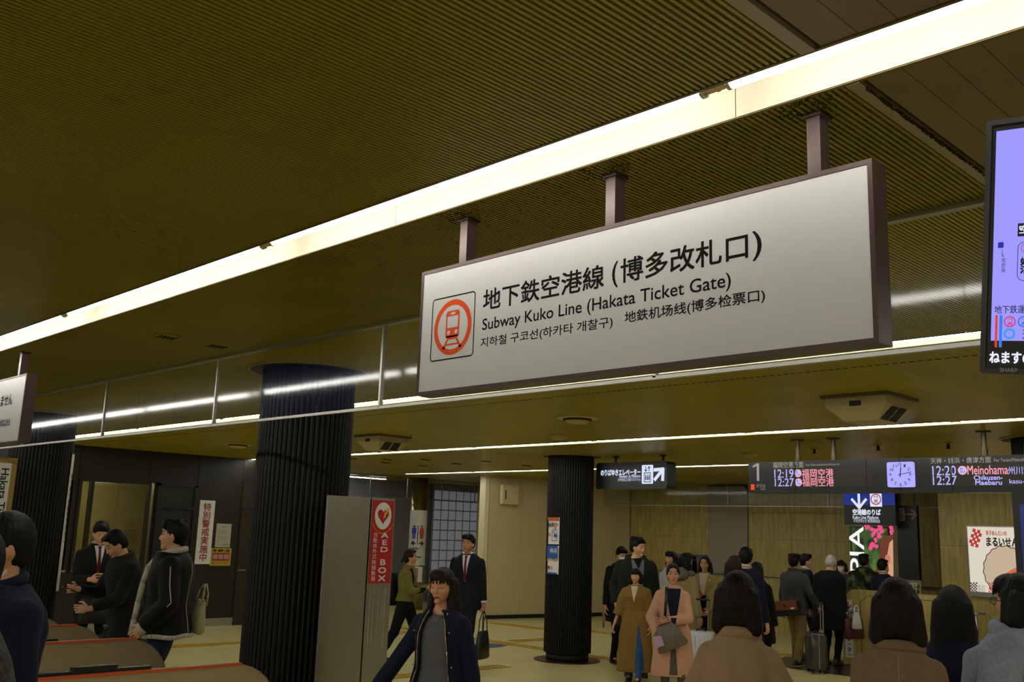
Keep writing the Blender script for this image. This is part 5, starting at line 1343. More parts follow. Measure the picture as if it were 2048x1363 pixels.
# ---------------- bags and cases
def world(root, p): return Matrix.LocRotScale(root.location, root.rotation_euler, root.scale) @ Vector(p)
def suitcase(x, y, rz, w_, d_, h_, m, label, handle=.45, trim=None):
    s_ = empty('suitcase', (x, y, 0), rz, label, 'suitcase')
    q = MB(); q.loft([(0, 0, .055, w_/2-.02, d_/2-.02, 5), (0, 0, .075, w_/2, d_/2, 5), (0, 0, h_-.03, w_/2, d_/2, 5), (0, 0, h_, w_/2-.02, d_/2-.02, 5)], 32); q.build('shell', m, s_, True)
    q = MB()
    for k in range(7):
        for sg in (-1, 1): q.box(-w_/2+.035+k*(w_-.07)/6.5, -w_/2+.045+k*(w_-.07)/6.5, sg*d_/2-.004, sg*d_/2+.004, .10, h_-.05)
    q.build('ridges', m, s_)
    MB().box(-w_/2-.002, w_/2+.002, -.006, .006, .07, h_-.02).build('zip_band', trim or M_blackm, s_)
    for a in (-1, 1):
        for b in (-1, 1): MB().tube((a*(w_/2-.05), b*(d_/2-.04)-.012, .028), (a*(w_/2-.05), b*(d_/2-.04)+.012, .028), .028, n=14).box(a*(w_/2-.05)-.012, a*(w_/2-.05)+.012, b*(d_/2-.04)-.014, b*(d_/2-.04)+.014, .03, .06).build('wheel', M_black, s_)
    if handle:
        q = MB(); 
        for a in (-1, 1): q.tube((a*.07, -d_/2+.03, h_-.01), (a*.07, -d_/2+.03, h_+handle), .008)
        q.build('telescopic_rod', M_alu if handle > .3 else M_black, s_); MB().cap((-.08, -d_/2+.03, h_+handle), (.08, -d_/2+.03, h_+handle), .014, .014, 10).build('grip', M_black, s_, True)
    MB().path([(-.06, 0, h_-.005), (-.05, 0, h_+.025), (.05, 0, h_+.025), (.06, 0, h_-.005)], .010).build('carry_handle', M_black, s_, True)
    return s_
def bag(name, loc, rz, w_, d_, h_, m, label, cat='bag', strap=.25, taper=.85, droop=2.6, handles=True, strapm=None, tilt=0):
    """soft bag hanging from loc (top of its handles)"""
    b_ = empty(name, loc, rz, label, cat); b_.rotation_euler.y = tilt; zt = -strap
    me_ = MB().loft([(0, 0, zt-h_, w_/2-.02, d_/2-.012, droop+1), (0, 0, zt-h_+.02, w_/2, d_/2, droop+1), (0, 0, zt-h_*.5, w_/2*(1+taper)/2+.004, d_/2*.95, droop+1), (0, 0, zt-.01, w_/2*taper, d_/2*.6, droop+.6), (0, 0, zt, w_/2*taper-.01, d_/2*.5, droop)], 32).mesh('b')
    o = link('body', me_, m, b_); me_.shade_smooth()
    if handles:
        for sy in (-1, 1): MB().path([(-w_*.22, sy*d_*.3, zt-.03), (-w_*.19, sy*d_*.2, zt*.45), (0, sy*.008, -.0), (w_*.19, sy*d_*.2, zt*.45), (w_*.22, sy*d_*.3, zt-.03)], .007, 6).build('handle', strapm or m, b_, True)
    MB().box(-w_*taper*.42, w_*taper*.42, -d_*.02-.004, d_*.02+.004, zt-.004, zt+.006).build('zip', M_blackm, b_)
    return b_
def body_strap(rig, root, gm, pts, m, name='strap', half=.018, back=False):
    """strap pressed on the torso between (x,z) points"""
    (x0, z0), (x1, z1) = pts; d = Vector((x1-x0, z1-z0)).normalized(); e = Vector((-d.y, d.x))*half
    return front_patch(rig, root, gm, m, name, lambda u, v: (x0+(x1-x0)*v+e.x*(2*u-1), z0+(z1-z0)*v+e.y*(2*u-1)), .008, 2, 16, back)

C = dict(
    navy=cloth('navy', (.010, .013, .030)), black=cloth('black', (.007, .007, .008)), charcoal=cloth('charcoal', (.012, .012, .012)), jean=cloth('jean', (.018, .028, .065), nscale=25), jeanb=cloth('jean_blue', (.03, .085, .22), nscale=25),
    suit=cloth('suit_navy', (.008, .010, .018), .7), shirt=cloth('shirt', (.62, .63, .66), .8, noise=.03), tie=cloth('tie_red', (.12, .008, .012), .5), olive=cloth('olive', (.17, .15, .035)),
    grey=cloth('grey_knit', (.11, .11, .12), nscale=120), rust=cloth('rust_skirt', (.25, .07, .02)), brown=cloth('brown_dress', (.21, .125, .03)), cream=cloth('cream', (.55, .48, .36)),
    pink=cloth('pink_coat', (.60, .33, .22), .9, noise=.04), beige=cloth('beige_coat', (.33, .225, .135), .95, noise=.07, nscale=40), beige2=cloth('beige_coat_dull', (.21, .135, .08), .95, noise=.08, nscale=45), trench=cloth('trench', (.33, .25, .10)), greyc=cloth('grey_check', (.10, .095, .075), nscale=150, noise=.4),
    denim=cloth('denim_shirt', (.12, .15, .19)), parka=cloth('parka', (.014, .018, .012)), dkgrey=cloth('dark_grey', (.05, .053, .05)), khaki=cloth('khaki', (.21, .16, .055)),
    fur=cloth('grey_fur', (.13, .13, .09), bump=1.0, bscale=120), scarf=cloth('scarf_bluegrey', (.30, .33, .46)), lgrey=cloth('light_grey_coat', (.26, .26, .30)), bluejk=cloth('mid_blue_jacket', (.05, .07, .13)),
    shear=cloth('shearling_black', (.006, .006, .006), .55), wool=cloth('wool_cream', (.52, .47, .38), bump=.8, bscale=160), purple=cloth('dark_navy_jacket', (.010, .010, .028)), knit=cloth('knit_mottled', (.05, .05, .045), noise=.6, nscale=90))
camo = cloth('camouflage', (.10, .11, .035), noise=0, nscale=9, col2=(.012, .014, .008)); camo.node_tree.nodes['Color Ramp'].color_ramp.interpolation = 'CONSTANT'
camo.node_tree.nodes['Color Ramp'].color_ramp.elements.new(.46).color = (.035, .055, .018, 1); camo.node_tree.nodes['Color Ramp'].color_ramp.elements.new(.58).color = (.13, .14, .05, 1)
M_leather = mat('leather_black', (.010, .009, .008), .38, bump=.2, bscale=200); M_leatherg = mat('leather_taupe', (.13, .11, .08), .45, bump=.2, bscale=200); M_orangebag = mat('bag_rust_canvas', (.22, .055, .02), .7, bump=.3, bscale=300)
M_gold = mat('brass_small', (.6, .45, .2), .3, metal=1)

def P_(px, py, d): p = along(px, py, d); return (p.x, p.y), p.z

# 1 man in a mask at the left edge
xy, z = P_(20, 1030, 4.5); root, rig, b = person(xy, z, -66, 'man with a white face mask and black hair at the left edge, dark navy jacket', 0, .009, pitch=3, wide=1.05)
face_parts(rig, b, root, mask=True); hair(rig, root, 'short', 'black', .007, 1)
g = garment(rig, root, 'jacket', C['purple'], .70, .03, .02, voxel=.011, seed=1, fold=.008); collar_ring(rig, root, C['purple'], r=.070, z=1.462, t=.022)
trousers(rig, root, C['black']); shoes(rig, root)
q = MB(); e1 = rig.HT @ Vector((.083, -.004, .006)); e2 = rig.HT @ Vector((.083, -.006, -.03))
for a, c_ in ((e1, rig.HT @ Vector((.062, .075, -.012))), (e2, rig.HT @ Vector((.052, .072, -.075)))): q.tube(a, c_, .0018, n=6)
q.build('mask_strap', mat('mask_white', 0), root)
# 1b only an arm in mottled knit
xy, z = P_(-62, 1050, 3.35); root, rig, b = person(xy, z, -60, 'person in a mottled grey knit sleeve, cut off by the left edge', 0, .011, hands={'L': (-.10, .34, 1.08), 'Ld': (.2, 1, -.2)}, fem=True)
hair(rig, root, 'short', 'black', .010, 2); garment(rig, root, 'sweater', C['knit'], .80, .03, seed=22); trousers(rig, root, C['black']); shoes(rig, root)

# 2 suited young man looking down, left
xy, z = P_(203, 1041, 12.5); root, rig, b = person(xy, z, 10, 'young man in black suit and red tie looking down by the office window', 1, .010, pitch=24, hands={'L': (-.06, .30, 1.10), 'R': (.10, .30, 1.10), 'Ld': (.8, .6, .0), 'Rd': (-.8, .6, .05), 'Lc': .8, 'Rc': .8}, feet=((-.12, 0, 0), (.14, .10, 0)))
face_parts(rig, b, root); hair(rig, root, 'short', 'black'); jk = garment(rig, root, 'suit_jacket', C['charcoal'], .76, .018, .01, seed=3, sleeve=.97); suit_front(rig, root, jk, C['shirt'], C['tie'], zv=1.16)
trousers(rig, root, C['charcoal']); shoes(rig, root)
ph = tag(MB().box(-.035, .035, -.07, .07, -.004, .004).build('phone', M_black), 'dark phone in the hands of the suited man by the window', 'phone'); ph.location = world(root, (.02, .36, 1.115)); ph.rotation_euler = (.3, 0, root.rotation_euler.z)
bg = bag('briefcase', world(root, (-.02, .22, 1.06)), root.rotation_euler.z, .40, .12, .28, M_leather, 'black briefcase hanging from the forearm of the man in red tie', strap=.16, taper=.92)
suitcase(xy[0]-.02, xy[1]-.55, 1.0, .42, .25, .60, mat('case_black', (.012, .012, .013), .45), 'black suitcase standing before the man in red tie', .0)
suitcase(xy[0]+.35, xy[1]-.75, 1.0, .36, .22, .62, mat('case_black', 0), 'slim black suitcase between the two young men', .0)
# 3 bending man in dark pea coat
xy, z = P_(268, 1055, 10.2); root, rig, b = person(xy, z, -68, 'young man in dark pea coat bending his head over a phone', 1, .009, pitch=26, lean=9, hands={'R': (.06, .42, 1.16), 'Rd': (-.2, 1, .05), 'L': (-.10, .36, 1.0), 'Ld': (.2, 1, .0), 'Rc': .9, 'Lc': .9})
face_parts(rig, b, root); hair(rig, root, 'crop', 'black'); g = garment(rig, root, 'coat', C['charcoal'], .72, .032, .03, seed=4, sleeve=.96); collar_ring(rig, root, cloth('collar_olive', (.03, .028, .016)), r=.085, z=1.455, t=.024, front_gap=.35)
trousers(rig, root, C['jean']); shoes(rig, root)
ph = tag(MB().box(-.035, .035, -.07, .07, -.004, .004).build('phone', M_black), 'dark phone held by the young man in the pea coat', 'phone'); ph.location = world(root, (.02, .50, 1.16)); ph.rotation_euler = (.4, 0, root.rotation_euler.z)
# 4 man in shearling jacket
xy, z = P_(352, 1040, 9.0); root, rig, b = person(xy, z, -96, 'young man in black shearling jacket with cream edges, seen from the side', 1, .008, hands={'L': (-.23, .13, .92), 'R': (.23, .12, .92), 'Lp': (-.6, -1, 0), 'Rp': (.6, -1, 0)}, wide=1.04)
face_parts(rig, b, root); hair(rig, root, 'messy', 'black', .0075); jk = garment(rig, root, 'shearling_jacket', C['shear'], .84, .055, .075, voxel=.011, seed=5, armr=1.12, cuff=.008, fold=.008)
trousers(rig, root, C['jean'], z1=.95); shoes(rig, root)
collar_ring(rig, root, C['wool'], r=.092, z=1.462, t=.027, front_gap=.30)
q = MB(); n_ = 40; ring_ = rig.torso_rings(.060, .845, 1.0, .055)[0]
for i in range(n_):
    t0, t1 = 2*PI*i/n_, 2*PI*(i+1)/n_
    f_ = lambda t: (ring_[3]*math.copysign(abs(math.cos(t))**(2/2.4), math.cos(t)), -.005+ring_[4]*math.copysign(abs(math.sin(t))**(2/2.4), math.sin(t)), .845+.006*math.sin(5*t))
    q.cap(f_(t0), f_(t1), .017, .017, 8)
q.build('wool_hem', C['wool'], root, True)
q = MB(); pp_ = [Vector(p) for p in ((.0, .245, .85), (.0, .232, .95), (-.01, .215, 1.08), (-.01, .195, 1.22), (-.02, .165, 1.34), (-.05, .09, 1.43))]
for a, c_ in zip(pp_[:-1], pp_[1:]): q.cap(a, c_, .024, .024, 10)
q.build('wool_edge', C['wool'], root, True)
q = MB()
for n in 'LR':
    w0 = rig.j['wr'+n]; dd = (rig.j['wr'+n]-rig.j['el'+n]).normalized(); q.cap(w0-dd*.03, w0+dd*.01, .052, .052, 14)
q.build('wool_cuff', C['wool'], root, True)
for (x0, z0), (x1, z1) in (((.13, .87), (.10, 1.38)), ((-.13, .87), (-.10, 1.38))): body_strap(rig, root, jk, ((x0, z0), (x1, z1)), C['wool'], 'seam_piping', .0035, True)
q = MB()
for n, sd in (('L', -1), ('R', 1)):
    sh, el, wr = rig.j['sh'+n], rig.j['el'+n], rig.j['wr'+n]; o_ = Vector((sd*.088, -.015, 0)); q.path([sh+Vector((sd*.03, -.02, .075)), sh+Vector((sd*.080, -.01, .01)), sh.lerp(el, .5)+Vector((sd*.090, -.01, 0)), el+Vector((sd*.08, -.02, .01)), el.lerp(wr, .5)+Vector((sd*.068, -.01, 0)), wr+Vector((sd*.055, .0, .02))], .0042, 6)
q.build('sleeve_piping', C['wool'], root, True)
bag('tote_bag', world(root, (-.02, -.27, 1.22)), root.rotation_euler.z+.5, .25, .09, .27, mat('canvas_cream', (.40, .36, .20), .8, bump=.3, bscale=300), 'cream canvas tote hanging behind the man in the shearling jacket', strap=.14, taper=.35, handles=True, tilt=-.35)
sc = suitcase(xy[0]+.30, xy[1]-.05, .9, .36, .24, .52, mat('case_dark_blue', (.010, .012, .018), .5), 'dark suitcase behind the legs of the man in the shearling jacket', .0)
# its extended handle on the other side
rod = MB().tube((xy[0]-.46, xy[1]+.24, .0), (xy[0]-.40, xy[1]+.26, .98), .012).cap((xy[0]-.42, xy[1]+.18, .98), (xy[0]-.38, xy[1]+.34, .98), .014, .014); tag(rod.build('umbrella', M_black), 'thin black closed umbrella held upright in front of the shearling jacket man', 'umbrella')

# 5 woman with backpack
xy, z = P_(816, 1097, 14.2); root, rig, b = person(xy, z, 76, 'woman in olive jacket with black backpack and ponytail walking right', 0, .010, fem=True, feet=((-.08, .28, 0), (.08, -.34, .05)), hands={'L': (-.02, .34, 1.15), 'R': (.04, .34, 1.13), 'Ld': (.3, 1, .1), 'Rd': (-.2, 1, .1)}, lean=4)
face_parts(rig, b, root); hair(rig, root, 'pony', 'brown'); jk = garment(rig, root, 'jacket', C['olive'], .93, .030, .0, seed=6, cuff=.004); collar_ring(rig, root, C['olive'], r=.068, z=1.452, t=.018)
trousers(rig, root, C['black'], grow=.01); shoes(rig, root); body_strap(rig, root, jk, ((.12, 1.05), (.10, 1.42)), C['black']); body_strap(rig, root, jk, ((-.12, 1.05), (-.10, 1.42)), C['black'])
o = MB().cap(rig.HT @ Vector((.073, .045, .058)), rig.HT @ Vector((.066, .062, .050)), .003, .003, 6).build('hair_clip', mat('clip_cream', (.7, .6, .4), .4), root)
bk = empty('backpack', world(root, (0, -.20, 1.12)), root.rotation_euler.z, 'black backpack on the back of the woman in olive', 'backpack')
me_ = MB().loft([(0, 0, -.24, .13, .06, 3), (0, -.01, -.20, .15, .085, 3), (0, -.01, .05, .145, .08, 3), (0, 0, .20, .11, .05, 2.6)], 28).mesh('b', True); link('body', me_, C['black'], bk); MB().box(-.10, .10, -.105, -.085, -.18, -.02).build('pocket', C['charcoal'], bk)

# 7 suited man walking
xy, z = P_(938, 1069, 14.0); root, rig, b = person(xy, z, -14, 'tall man in dark navy suit and dark red tie carrying a black bag', 2, .009, yaw=-12, feet=((-.09, .22, 0), (.09, -.25, .05)), hands={'L': (-.25, .03, .80), 'R': (.27, -.05, .82), 'Lc': 1.1}, wide=1.06)
face_parts(rig, b, root); hair(rig, root, 'short', 'black', seed=4); jk = garment(rig, root, 'suit_jacket', C['suit'], .74, .022, .015, seed=7, sleeve=.96); suit_front(rig, root, jk, C['shirt'], C['tie'], zv=1.10)
q = MB(); 
for n in 'LR':
    w0 = rig.j['wr'+n]; dd = (rig.j['wr'+n]-rig.j['el'+n]).normalized(); q.tube(w0-dd*.03, w0-dd*.004, .040, .038, 16)
q.build('shirt_cuff', C['shirt'], root, True); trousers(rig, root, C['suit']); shoes(rig, root); MB().cap(rig.HT @ Vector((-.080, -.002, -.004)), rig.HT @ Vector((-.079, .004, -.026)), .0055, .004, 8).build('earbud', M_whitep, root)
lh = world(root, rig.j['wrL']+Vector((0, .0, -.09)))
bag('briefcase', lh, root.rotation_euler.z+1.35, .34, .11, .36, M_leather, 'slim black bag carried by the tall man in navy suit', strap=.28, taper=.8)

# 6 centre woman
xy, z = P_(888, 1137, 6.5); root, rig, b = person(xy, z, -26, 'woman with fringe and long brown hair, navy coat over grey sweater', 0, .0052, fem=True, pitch=4, yaw=-3, hands={'R': (.40, .20, .86), 'L': (-.27, -.02, .80), 'Rd': (.55, .25, -.8)}, feet=((-.08, .2, 0), (.08, -.2, .04)))
face_parts(rig, b, root, closed=True, lipm=mat('lip_red', (.36, .04, .03), .4), blush=True); hair(rig, root, 'fringe_long', 'brown', .0055, 3)
sw_ = garment(rig, root, 'sweater', C['grey'], .88, .012, .0, arms=False, voxel=.009, seed=8, fold=.004, top=1.405); 
sk = garment(rig, root, 'skirt', C['rust'], .45, .022, .06, arms=False, seed=9, top=.93, fold=.008)
cm = MB(); rings = rig.torso_rings(.038, .74, 1.44, .05); n_ = 48; v = []; gap = .62
for (cx_, cy_, zz, rx, ry, e_) in rings + []:
    g_ = gap*(.55+.45*min(1, max(0, (1.42-zz)/.3)))+(.0 if zz > .9 else .12)
    for i in range(n_+1):
        t = PI/2+g_+(2*PI-2*g_)*i/n_; c, s_ = math.cos(t), math.sin(t)
        v.append((cx_+rx*math.copysign(abs(c)**(2/e_), c), cy_+ry*math.copysign(abs(s_)**(2/e_), s_), zz))
k_ = n_+1; f = [(j*k_+i, j*k_+i+1, (j+1)*k_+i+1, (j+1)*k_+i) for j in range(len(rings)-1) for i in range(n_)]
cm.add(v, f); me_ = cm.mesh('coat'); o = bpy.data.objects.new('t', me_); COL.objects.link(o); md = o.modifiers.new('s', 'SUBSURF'); md.levels = 2; md = o.modifiers.new('t', 'SOLIDIFY'); md.thickness = .014
dg = bpy.context.evaluated_depsgraph_get(); dg.update(); shell = bpy.data.meshes.new_from_object(o.evaluated_get(dg)); bpy.data.objects.remove(o); folds(shell, .006, 31, 12)
arms = MB()
for n in 'LR':
    sh, el, wr = rig.j['sh'+n], rig.j['el'+n], rig.j['wr'+n]; arms.cap(sh, el, .070, .056); arms.tube(el, el+(wr-el)*.97, .056, .050, 18); arms.ball(el, (.056,)*3)
arm = remesh(arms, .008, 2, 'a'); folds(arm, .009, 32, 17, .8); join(shell, arm); coat = link('coat', shell, C['navy'], root)
q = MB()          # stand collar and hood lying on the shoulders
for s_ in (-1, 1): q.cap((s_*.055, .07, 1.40), (s_*.090, .0, 1.45), .018, .026, 10); q.cap((s_*.090, .0, 1.45), (s_*.075, -.08, 1.46), .026, .04, 10)
q.ball((0, -.11, 1.42), (.12, .06, .065)); n0 = 0; rig.up(q, 0); hm_ = remesh(q, .009, 3, 'hood'); folds(hm_, .004, 5, 20); link('hood', hm_, C['navy'], root)
for s_ in (-1, 1):      # brass zip edges and snaps
    q = MB()
    pts = []
    for (cx_, cy_, zz, rx, ry, e_) in rings[:-1]:
        g_ = gap*(.55+.45*min(1, max(0, (1.42-zz)/.3)))+(.0 if zz > .9 else .12); t = PI/2+s_*g_; c, s2 = math.cos(t), math.sin(t)
        pts.append(Vector((cx_+(rx+.012)*math.copysign(abs(c)**(2/e_), c), cy_+(ry+.012)*math.copysign(abs(s2)**(2/e_), s2), zz)))
    q.path(pts, .0028, 6)
    q.build('zip_edge', M_gold, root, True)
    for p in pts[1::2]: MB().ball(p+Vector((s_*-.03, .004, .02)), (.006, .004, .006), 10, 6).build('snap_button', M_gold, root, True)
trousers(rig, root, C['black'], z1=.9); shoes(rig, root)
q = MB(); q.path([rig.LT @ Vector(p) for p in ((-.045, .045, 1.425), (-.018, .088, 1.385), (.0, .098, 1.365), (.018, .088, 1.385), (.045, .045, 1.425))], .0010, 5); q.build('necklace', M_gold, root)

# 8, 9 tall man in parka and the person behind him
xy, z = P_(1241, 1092, 15.2); root, rig, b = person(xy, z, 25, 'person in black with a mask, mostly hidden behind the tall man', 0, .012, pitch=20)
face_parts(rig, b, root, mask=True); hair(rig, root, 'short', 'black', .010); garment(rig, root, 'coat', C['black'], .6, .03, .03, seed=10, voxel=.013); trousers(rig, root, C['black'], .014); shoes(rig, root)
xy, z = P_(1273, 1075, 13.9); root, rig, b = person(xy, z, 10, 'tall man with black hair in dark green parka, looking to the right', 1, .009, yaw=42, pitch=6, hands={'R': (.26, .02, .88), 'L': (-.26, .02, .84)}, wide=1.12)
face_parts(rig, b, root); hair(rig, root, 'messy', 'black', seed=6); jk = garment(rig, root, 'parka', C['parka'], .62, .045, .03, seed=11, hood=True, armr=1.1, fold=.01)
front_patch(rig, root, jk, C['denim'], 'denim_shirt', lambda u, v: ((u-.5)*(.10+.06*v), 1.0+.43*v), .004); front_patch(rig, root, jk, C['black'], 'undershirt', lambda u, v: ((u-.5)*(.02+.09*v), 1.33+.11*v), .008)
trousers(rig, root, C['black']); shoes(rig, root)

# 10 woman in brown dress
xy, z = P_(1272, 1137, 13.4); root, rig, b = person(xy, z, -12, 'short woman in long brown dress over blue jeans, walking forward', 0, .009, fem=True, wide=1.12, yaw=-6, hands={'R': (.34, .08, .80), 'L': (-.24, .05, .84), 'Rd': (.3, .1, -1)}, feet=((-.09, .22, 0), (.10, -.05, .0)))
face_parts(rig, b, root, closed=True); hair(rig, root, 'shortbob', 'dark', seed=7); g = garment(rig, root, 'dress', C['brown'], .16, .035, .045, seed=12, sleeve=.72, armr=1.35, cuff=.02, fold=.010, freq=16, voxel=.011)
front_patch(rig, root, g, C['cream'], 'lace_top', lambda u, v: ((u-.5)*2*.055*(.03+.97*v), 1.20+.24*v), .004)
front_patch(rig, root, g, C['jeanb'], 'jeans_front', lambda u, v: (-.115+.035*v+(u-.5)*(.13-.115*v**1.5), .20+.66*v), .006, 8, 16)
for k in range(3): front_patch(rig, root, g, cloth('brown_smock', (.20, .095, .02)), 'smocking_band', lambda u, v, k=k: ((u-.5)*.26, 1.17+k*.045+v*.012), .003, 12, 2)
trousers(rig, root, C['jeanb'], z1=.9); shoes(rig, root, mat('shoe_brown', (.05, .018, .008), .4))
for s_ in (-1, 1): MB().ball(rig.HT @ Vector((s_*.078, .004, -.045)), (.006, .006, .006), 10, 6).build('earring', M_whitep, root)

# 11 woman in pink coat
xy, z = P_(1346, 1127, 11.0); root, rig, b = person(xy, z, 2, 'woman in long pink coat with grey shoulder bag and folded arm', 0, .0075, fem=True, pitch=3, hands={'L': (.06, .20, 1.06), 'Ld': (1, .25, .05), 'Ln': (0, -1, 0), 'Lp': (-1, .2, -.6), 'R': (.17, .20, .92), 'Rd': (.1, .5, -.8), 'Rp': (1, -.6, -.1)}, feet=((-.09, .04, 0), (.08, -.04, 0)))
face_parts(rig, b, root, lipm=mat('lip_soft', (.36, .12, .09), .45), blush=True); hair(rig, root, 'tied', 'dark', .007, 8)
jk = garment(rig, root, 'coat', C['pink'], .46, .032, .055, seed=13, armr=1.05, cuff=.01, fold=.006, voxel=.010, freq=10)
front_patch(rig, root, jk, C['navy'], 'navy_top', lambda u, v: ((u-.5)*2*(.012+.078*v**.8), 1.02+.405*v), .004)
front_patch(rig, root, jk, C['greyc'], 'trousers_gap', lambda u, v: (.0+(u-.5)*2*(.05-.035*v), .45+.50*v), .005)
trousers(rig, root, C['greyc'], grow=-.012, crop=.95); shoes(rig, root)
body_strap(rig, root, jk, ((.10, 1.02), (.075, 1.44)), M_leather, 'bag_strap', .016)
bag('shoulder_bag', world(root, (.13, .235, 1.08)), root.rotation_euler.z, .34, .13, .26, M_leatherg, 'taupe leather bag under the arm of the woman in the pink coat', strap=.05, taper=.55, handles=False, tilt=.42)
pc_ = tag(MB().box(-.045, .045, -.004, .004, -.06, .06).build('booklet', mat('paper_lilac', (.45, .28, .42), .5)), 'small lilac booklet held by the woman in the pink coat', 'booklet'); pc_.location = world(root, (.17, .31, .85)); pc_.rotation_euler = (.5, .35, root.rotation_euler.z)

# 12, 13, 14 group behind her
xy, z = P_(1341, 1102, 15.2); root, rig, b = person(xy, z, -40, 'smiling woman with fringe in white top behind the pink coat woman', 0, .010, fem=True, pitch=-4)
face_parts(rig, b, root, smile=True, lipm=mat('lip_red', 0)); hair(rig, root, 'shortbob', 'black', seed=9); garment(rig, root, 'top', cloth('white_top', (.45, .45, .46)), .8, .03, seed=14); trousers(rig, root, C['black'], .014); shoes(rig, root)
xy, z = P_(1372, 1106, 14.3); root, rig, b = person(xy, z, 135, 'woman with black bob seen from behind, tan coat with grey fur hood', 0, .012, fem=True)
hair(rig, root, 'bob', 'black', .008, 10); garment(rig, root, 'coat', C['trench'], .55, .04, .04, seed=15, fold=.008); trousers(rig, root, C['black'], .014); shoes(rig, root)
q = MB(); q.ball((0, -.12, 1.40), (.16, .085, .10)); q.cap((-.13, -.02, 1.42), (-.08, .07, 1.36), .05, .035); q.cap((.13, -.02, 1.42), (.08, .07, 1.36), .05, .035); fm = remesh(q, .011, 2, 'fur'); folds(fm, .012, 6, 45, 1); link('fur_hood', fm, C['fur'], root)
xy, z = P_(1410, 1111, 14.9); root, rig, b = person(xy, z, -14, 'woman with long dark hair in tan trench coat holding a red purse', 0, .009, fem=True, pitch=6, hands={'R': (.06, .24, 1.10), 'Rd': (-.3, 1, .2), 'L': (-.10, .26, .86), 'Ld': (.2, 1, -.3)})
face_parts(rig, b, root, lipm=mat('lip_soft', 0)); hair(rig, root, 'parted', 'dark', .008, 11); jk = garment(rig, root, 'trench_coat', C['trench'], .50, .034, .04, seed=16, fold=.008)
front_patch(rig, root, jk, C['cream'], 'blouse', lambda u, v: ((u-.5)*2*(.020+.05*v), 1.12+.32*v), .004); front_patch(rig, root, jk, C['black'], 'skirt_gap', lambda u, v: ((u-.5)*2*(.10-.06*v), .50+.62*v), .006)
for s_ in (-1, 1): front_patch(rig, root, jk, C['trench'], 'lapel', lambda u, v, s_=s_: (s_*(.025+.05*v+u*.05*math.sin(PI*v)), 1.13+.30*v), .010, 3, 10)
trousers(rig, root, C['black'], .014); shoes(rig, root); front_patch(rig, root, jk, M_whitep, 'badge', lambda u, v: (-.105+.018*u, 1.33+.018*v), .014, 1, 1)
pu = tag(MB().box(-.07, .07, -.012, .012, -.04, .04).build('purse', mat('purse_red', (.35, .02, .03), .45)), 'small red purse in the hand of the trench coat woman', 'purse'); pu.location = world(root, (.04, .32, 1.12)); pu.rotation_euler = (0, .4, root.rotation_euler.z)
sx = along(1402, 1236, 13.6); suitcase(sx.x, sx.y, root.rotation_euler.z, .42, .26, .66, mat('case_white', (.55, .56, .60), .35), 'silver white suitcase with pulled out handle beside the pink coat', .40, M_alu)

# 15 near woman from behind, beige coat
xy, z = P_(1477, 1145, 4.7); root, rig, b = person(xy, z, 168, 'near woman from behind, beige coat, dark auburn hair, left of the escalator block', 0, .012, fem=True, wide=.90, hands={'R': (.20, .16, .94), 'L': (-.18, .16, .92), 'Rp': (1, -1, 0), 'Lp': (-1, -1, 0)})
hair(rig, root, 'nearback', 'dark', .006, 12); g = garment(rig, root, 'coat', C['beige'], .50, .028, .03, seed=17, fold=.007, voxel=.009, armr=.95, freq=9)
body_strap(rig, root, g, ((0, .55), (0, 1.40)), cloth('beige_seam', (.33, .22, .13)), 'back_seam', .0016, True)
collar_ring(rig, root, C['beige'], r=.078, z=1.43, t=.026); trousers(rig, root, C['black'], z1=.9); shoes(rig, root)
bag('handbag', world(root, (.27, .22, .97)), root.rotation_euler.z+.5, .34, .14, .26, M_leather, 'black handbag on the arm of the nearer left beige coat woman', strap=.22, taper=.9)

# crowd waiting at the escalator
xy, z = P_(1468, 1112, 12.2); root, rig, b = person(xy, z, 165, 'dark auburn haired woman in brown jacket behind the left beige coat', 0, .012, fem=True); hair(rig, root, 'bob', 'brown', .009, 13); garment(rig, root, 'jacket', cloth('dull_brown', (.045, .028, .012)), .7, .04, seed=18, voxel=.013); trousers(rig, root, C['black'], .014); shoes(rig, root)
xy, z = P_(1492, 1095, 13.0); root, rig, b = person(xy, z, 155, 'man from behind with short black hair, navy suit and white collar', 1, .012, yaw=8); hair(rig, root, 'crop', 'black', .008, 14); jk = garment(rig, root, 'suit_jacket', C['navy'], .74, .03, .01, seed=19); collar_ring(rig, root, C['shirt'], 'shirt_collar', r=.064, z=1.475, t=.013); trousers(rig, root, C['navy'], .014); shoes(rig, root)
xy, z = P_(1513, 1124, 13.6); root, rig, b = person(xy, z, 165, 'person in black coat with low dark head beside the navy suited man', 0, .012, fem=True); hair(rig, root, 'shortbob', 'black', .009, 15); garment(rig, root, 'coat', C['black'], .6, .05, .05, seed=20, voxel=.013); trousers(rig, root, C['black'], .014); shoes(rig, root)
sx = world(root, (-.02, -.28, 1.10)); bk = empty('backpack', sx, root.rotation_euler.z, 'large dark backpack on the person beside the navy suited man', 'backpack'); me_ = MB().loft([(0, 0, -.30, .15, .09, 3), (0, -.01, -.2, .18, .12, 3), (0, -.01, .05, .17, .11, 3), (0, 0, .22, .12, .07, 2.6)], 28).mesh('b', True); link('body', me_, M_leather, bk); MB().box(-.11, .11, -.135, -.12, -.22, -.03).build('pocket', M_leather, bk)

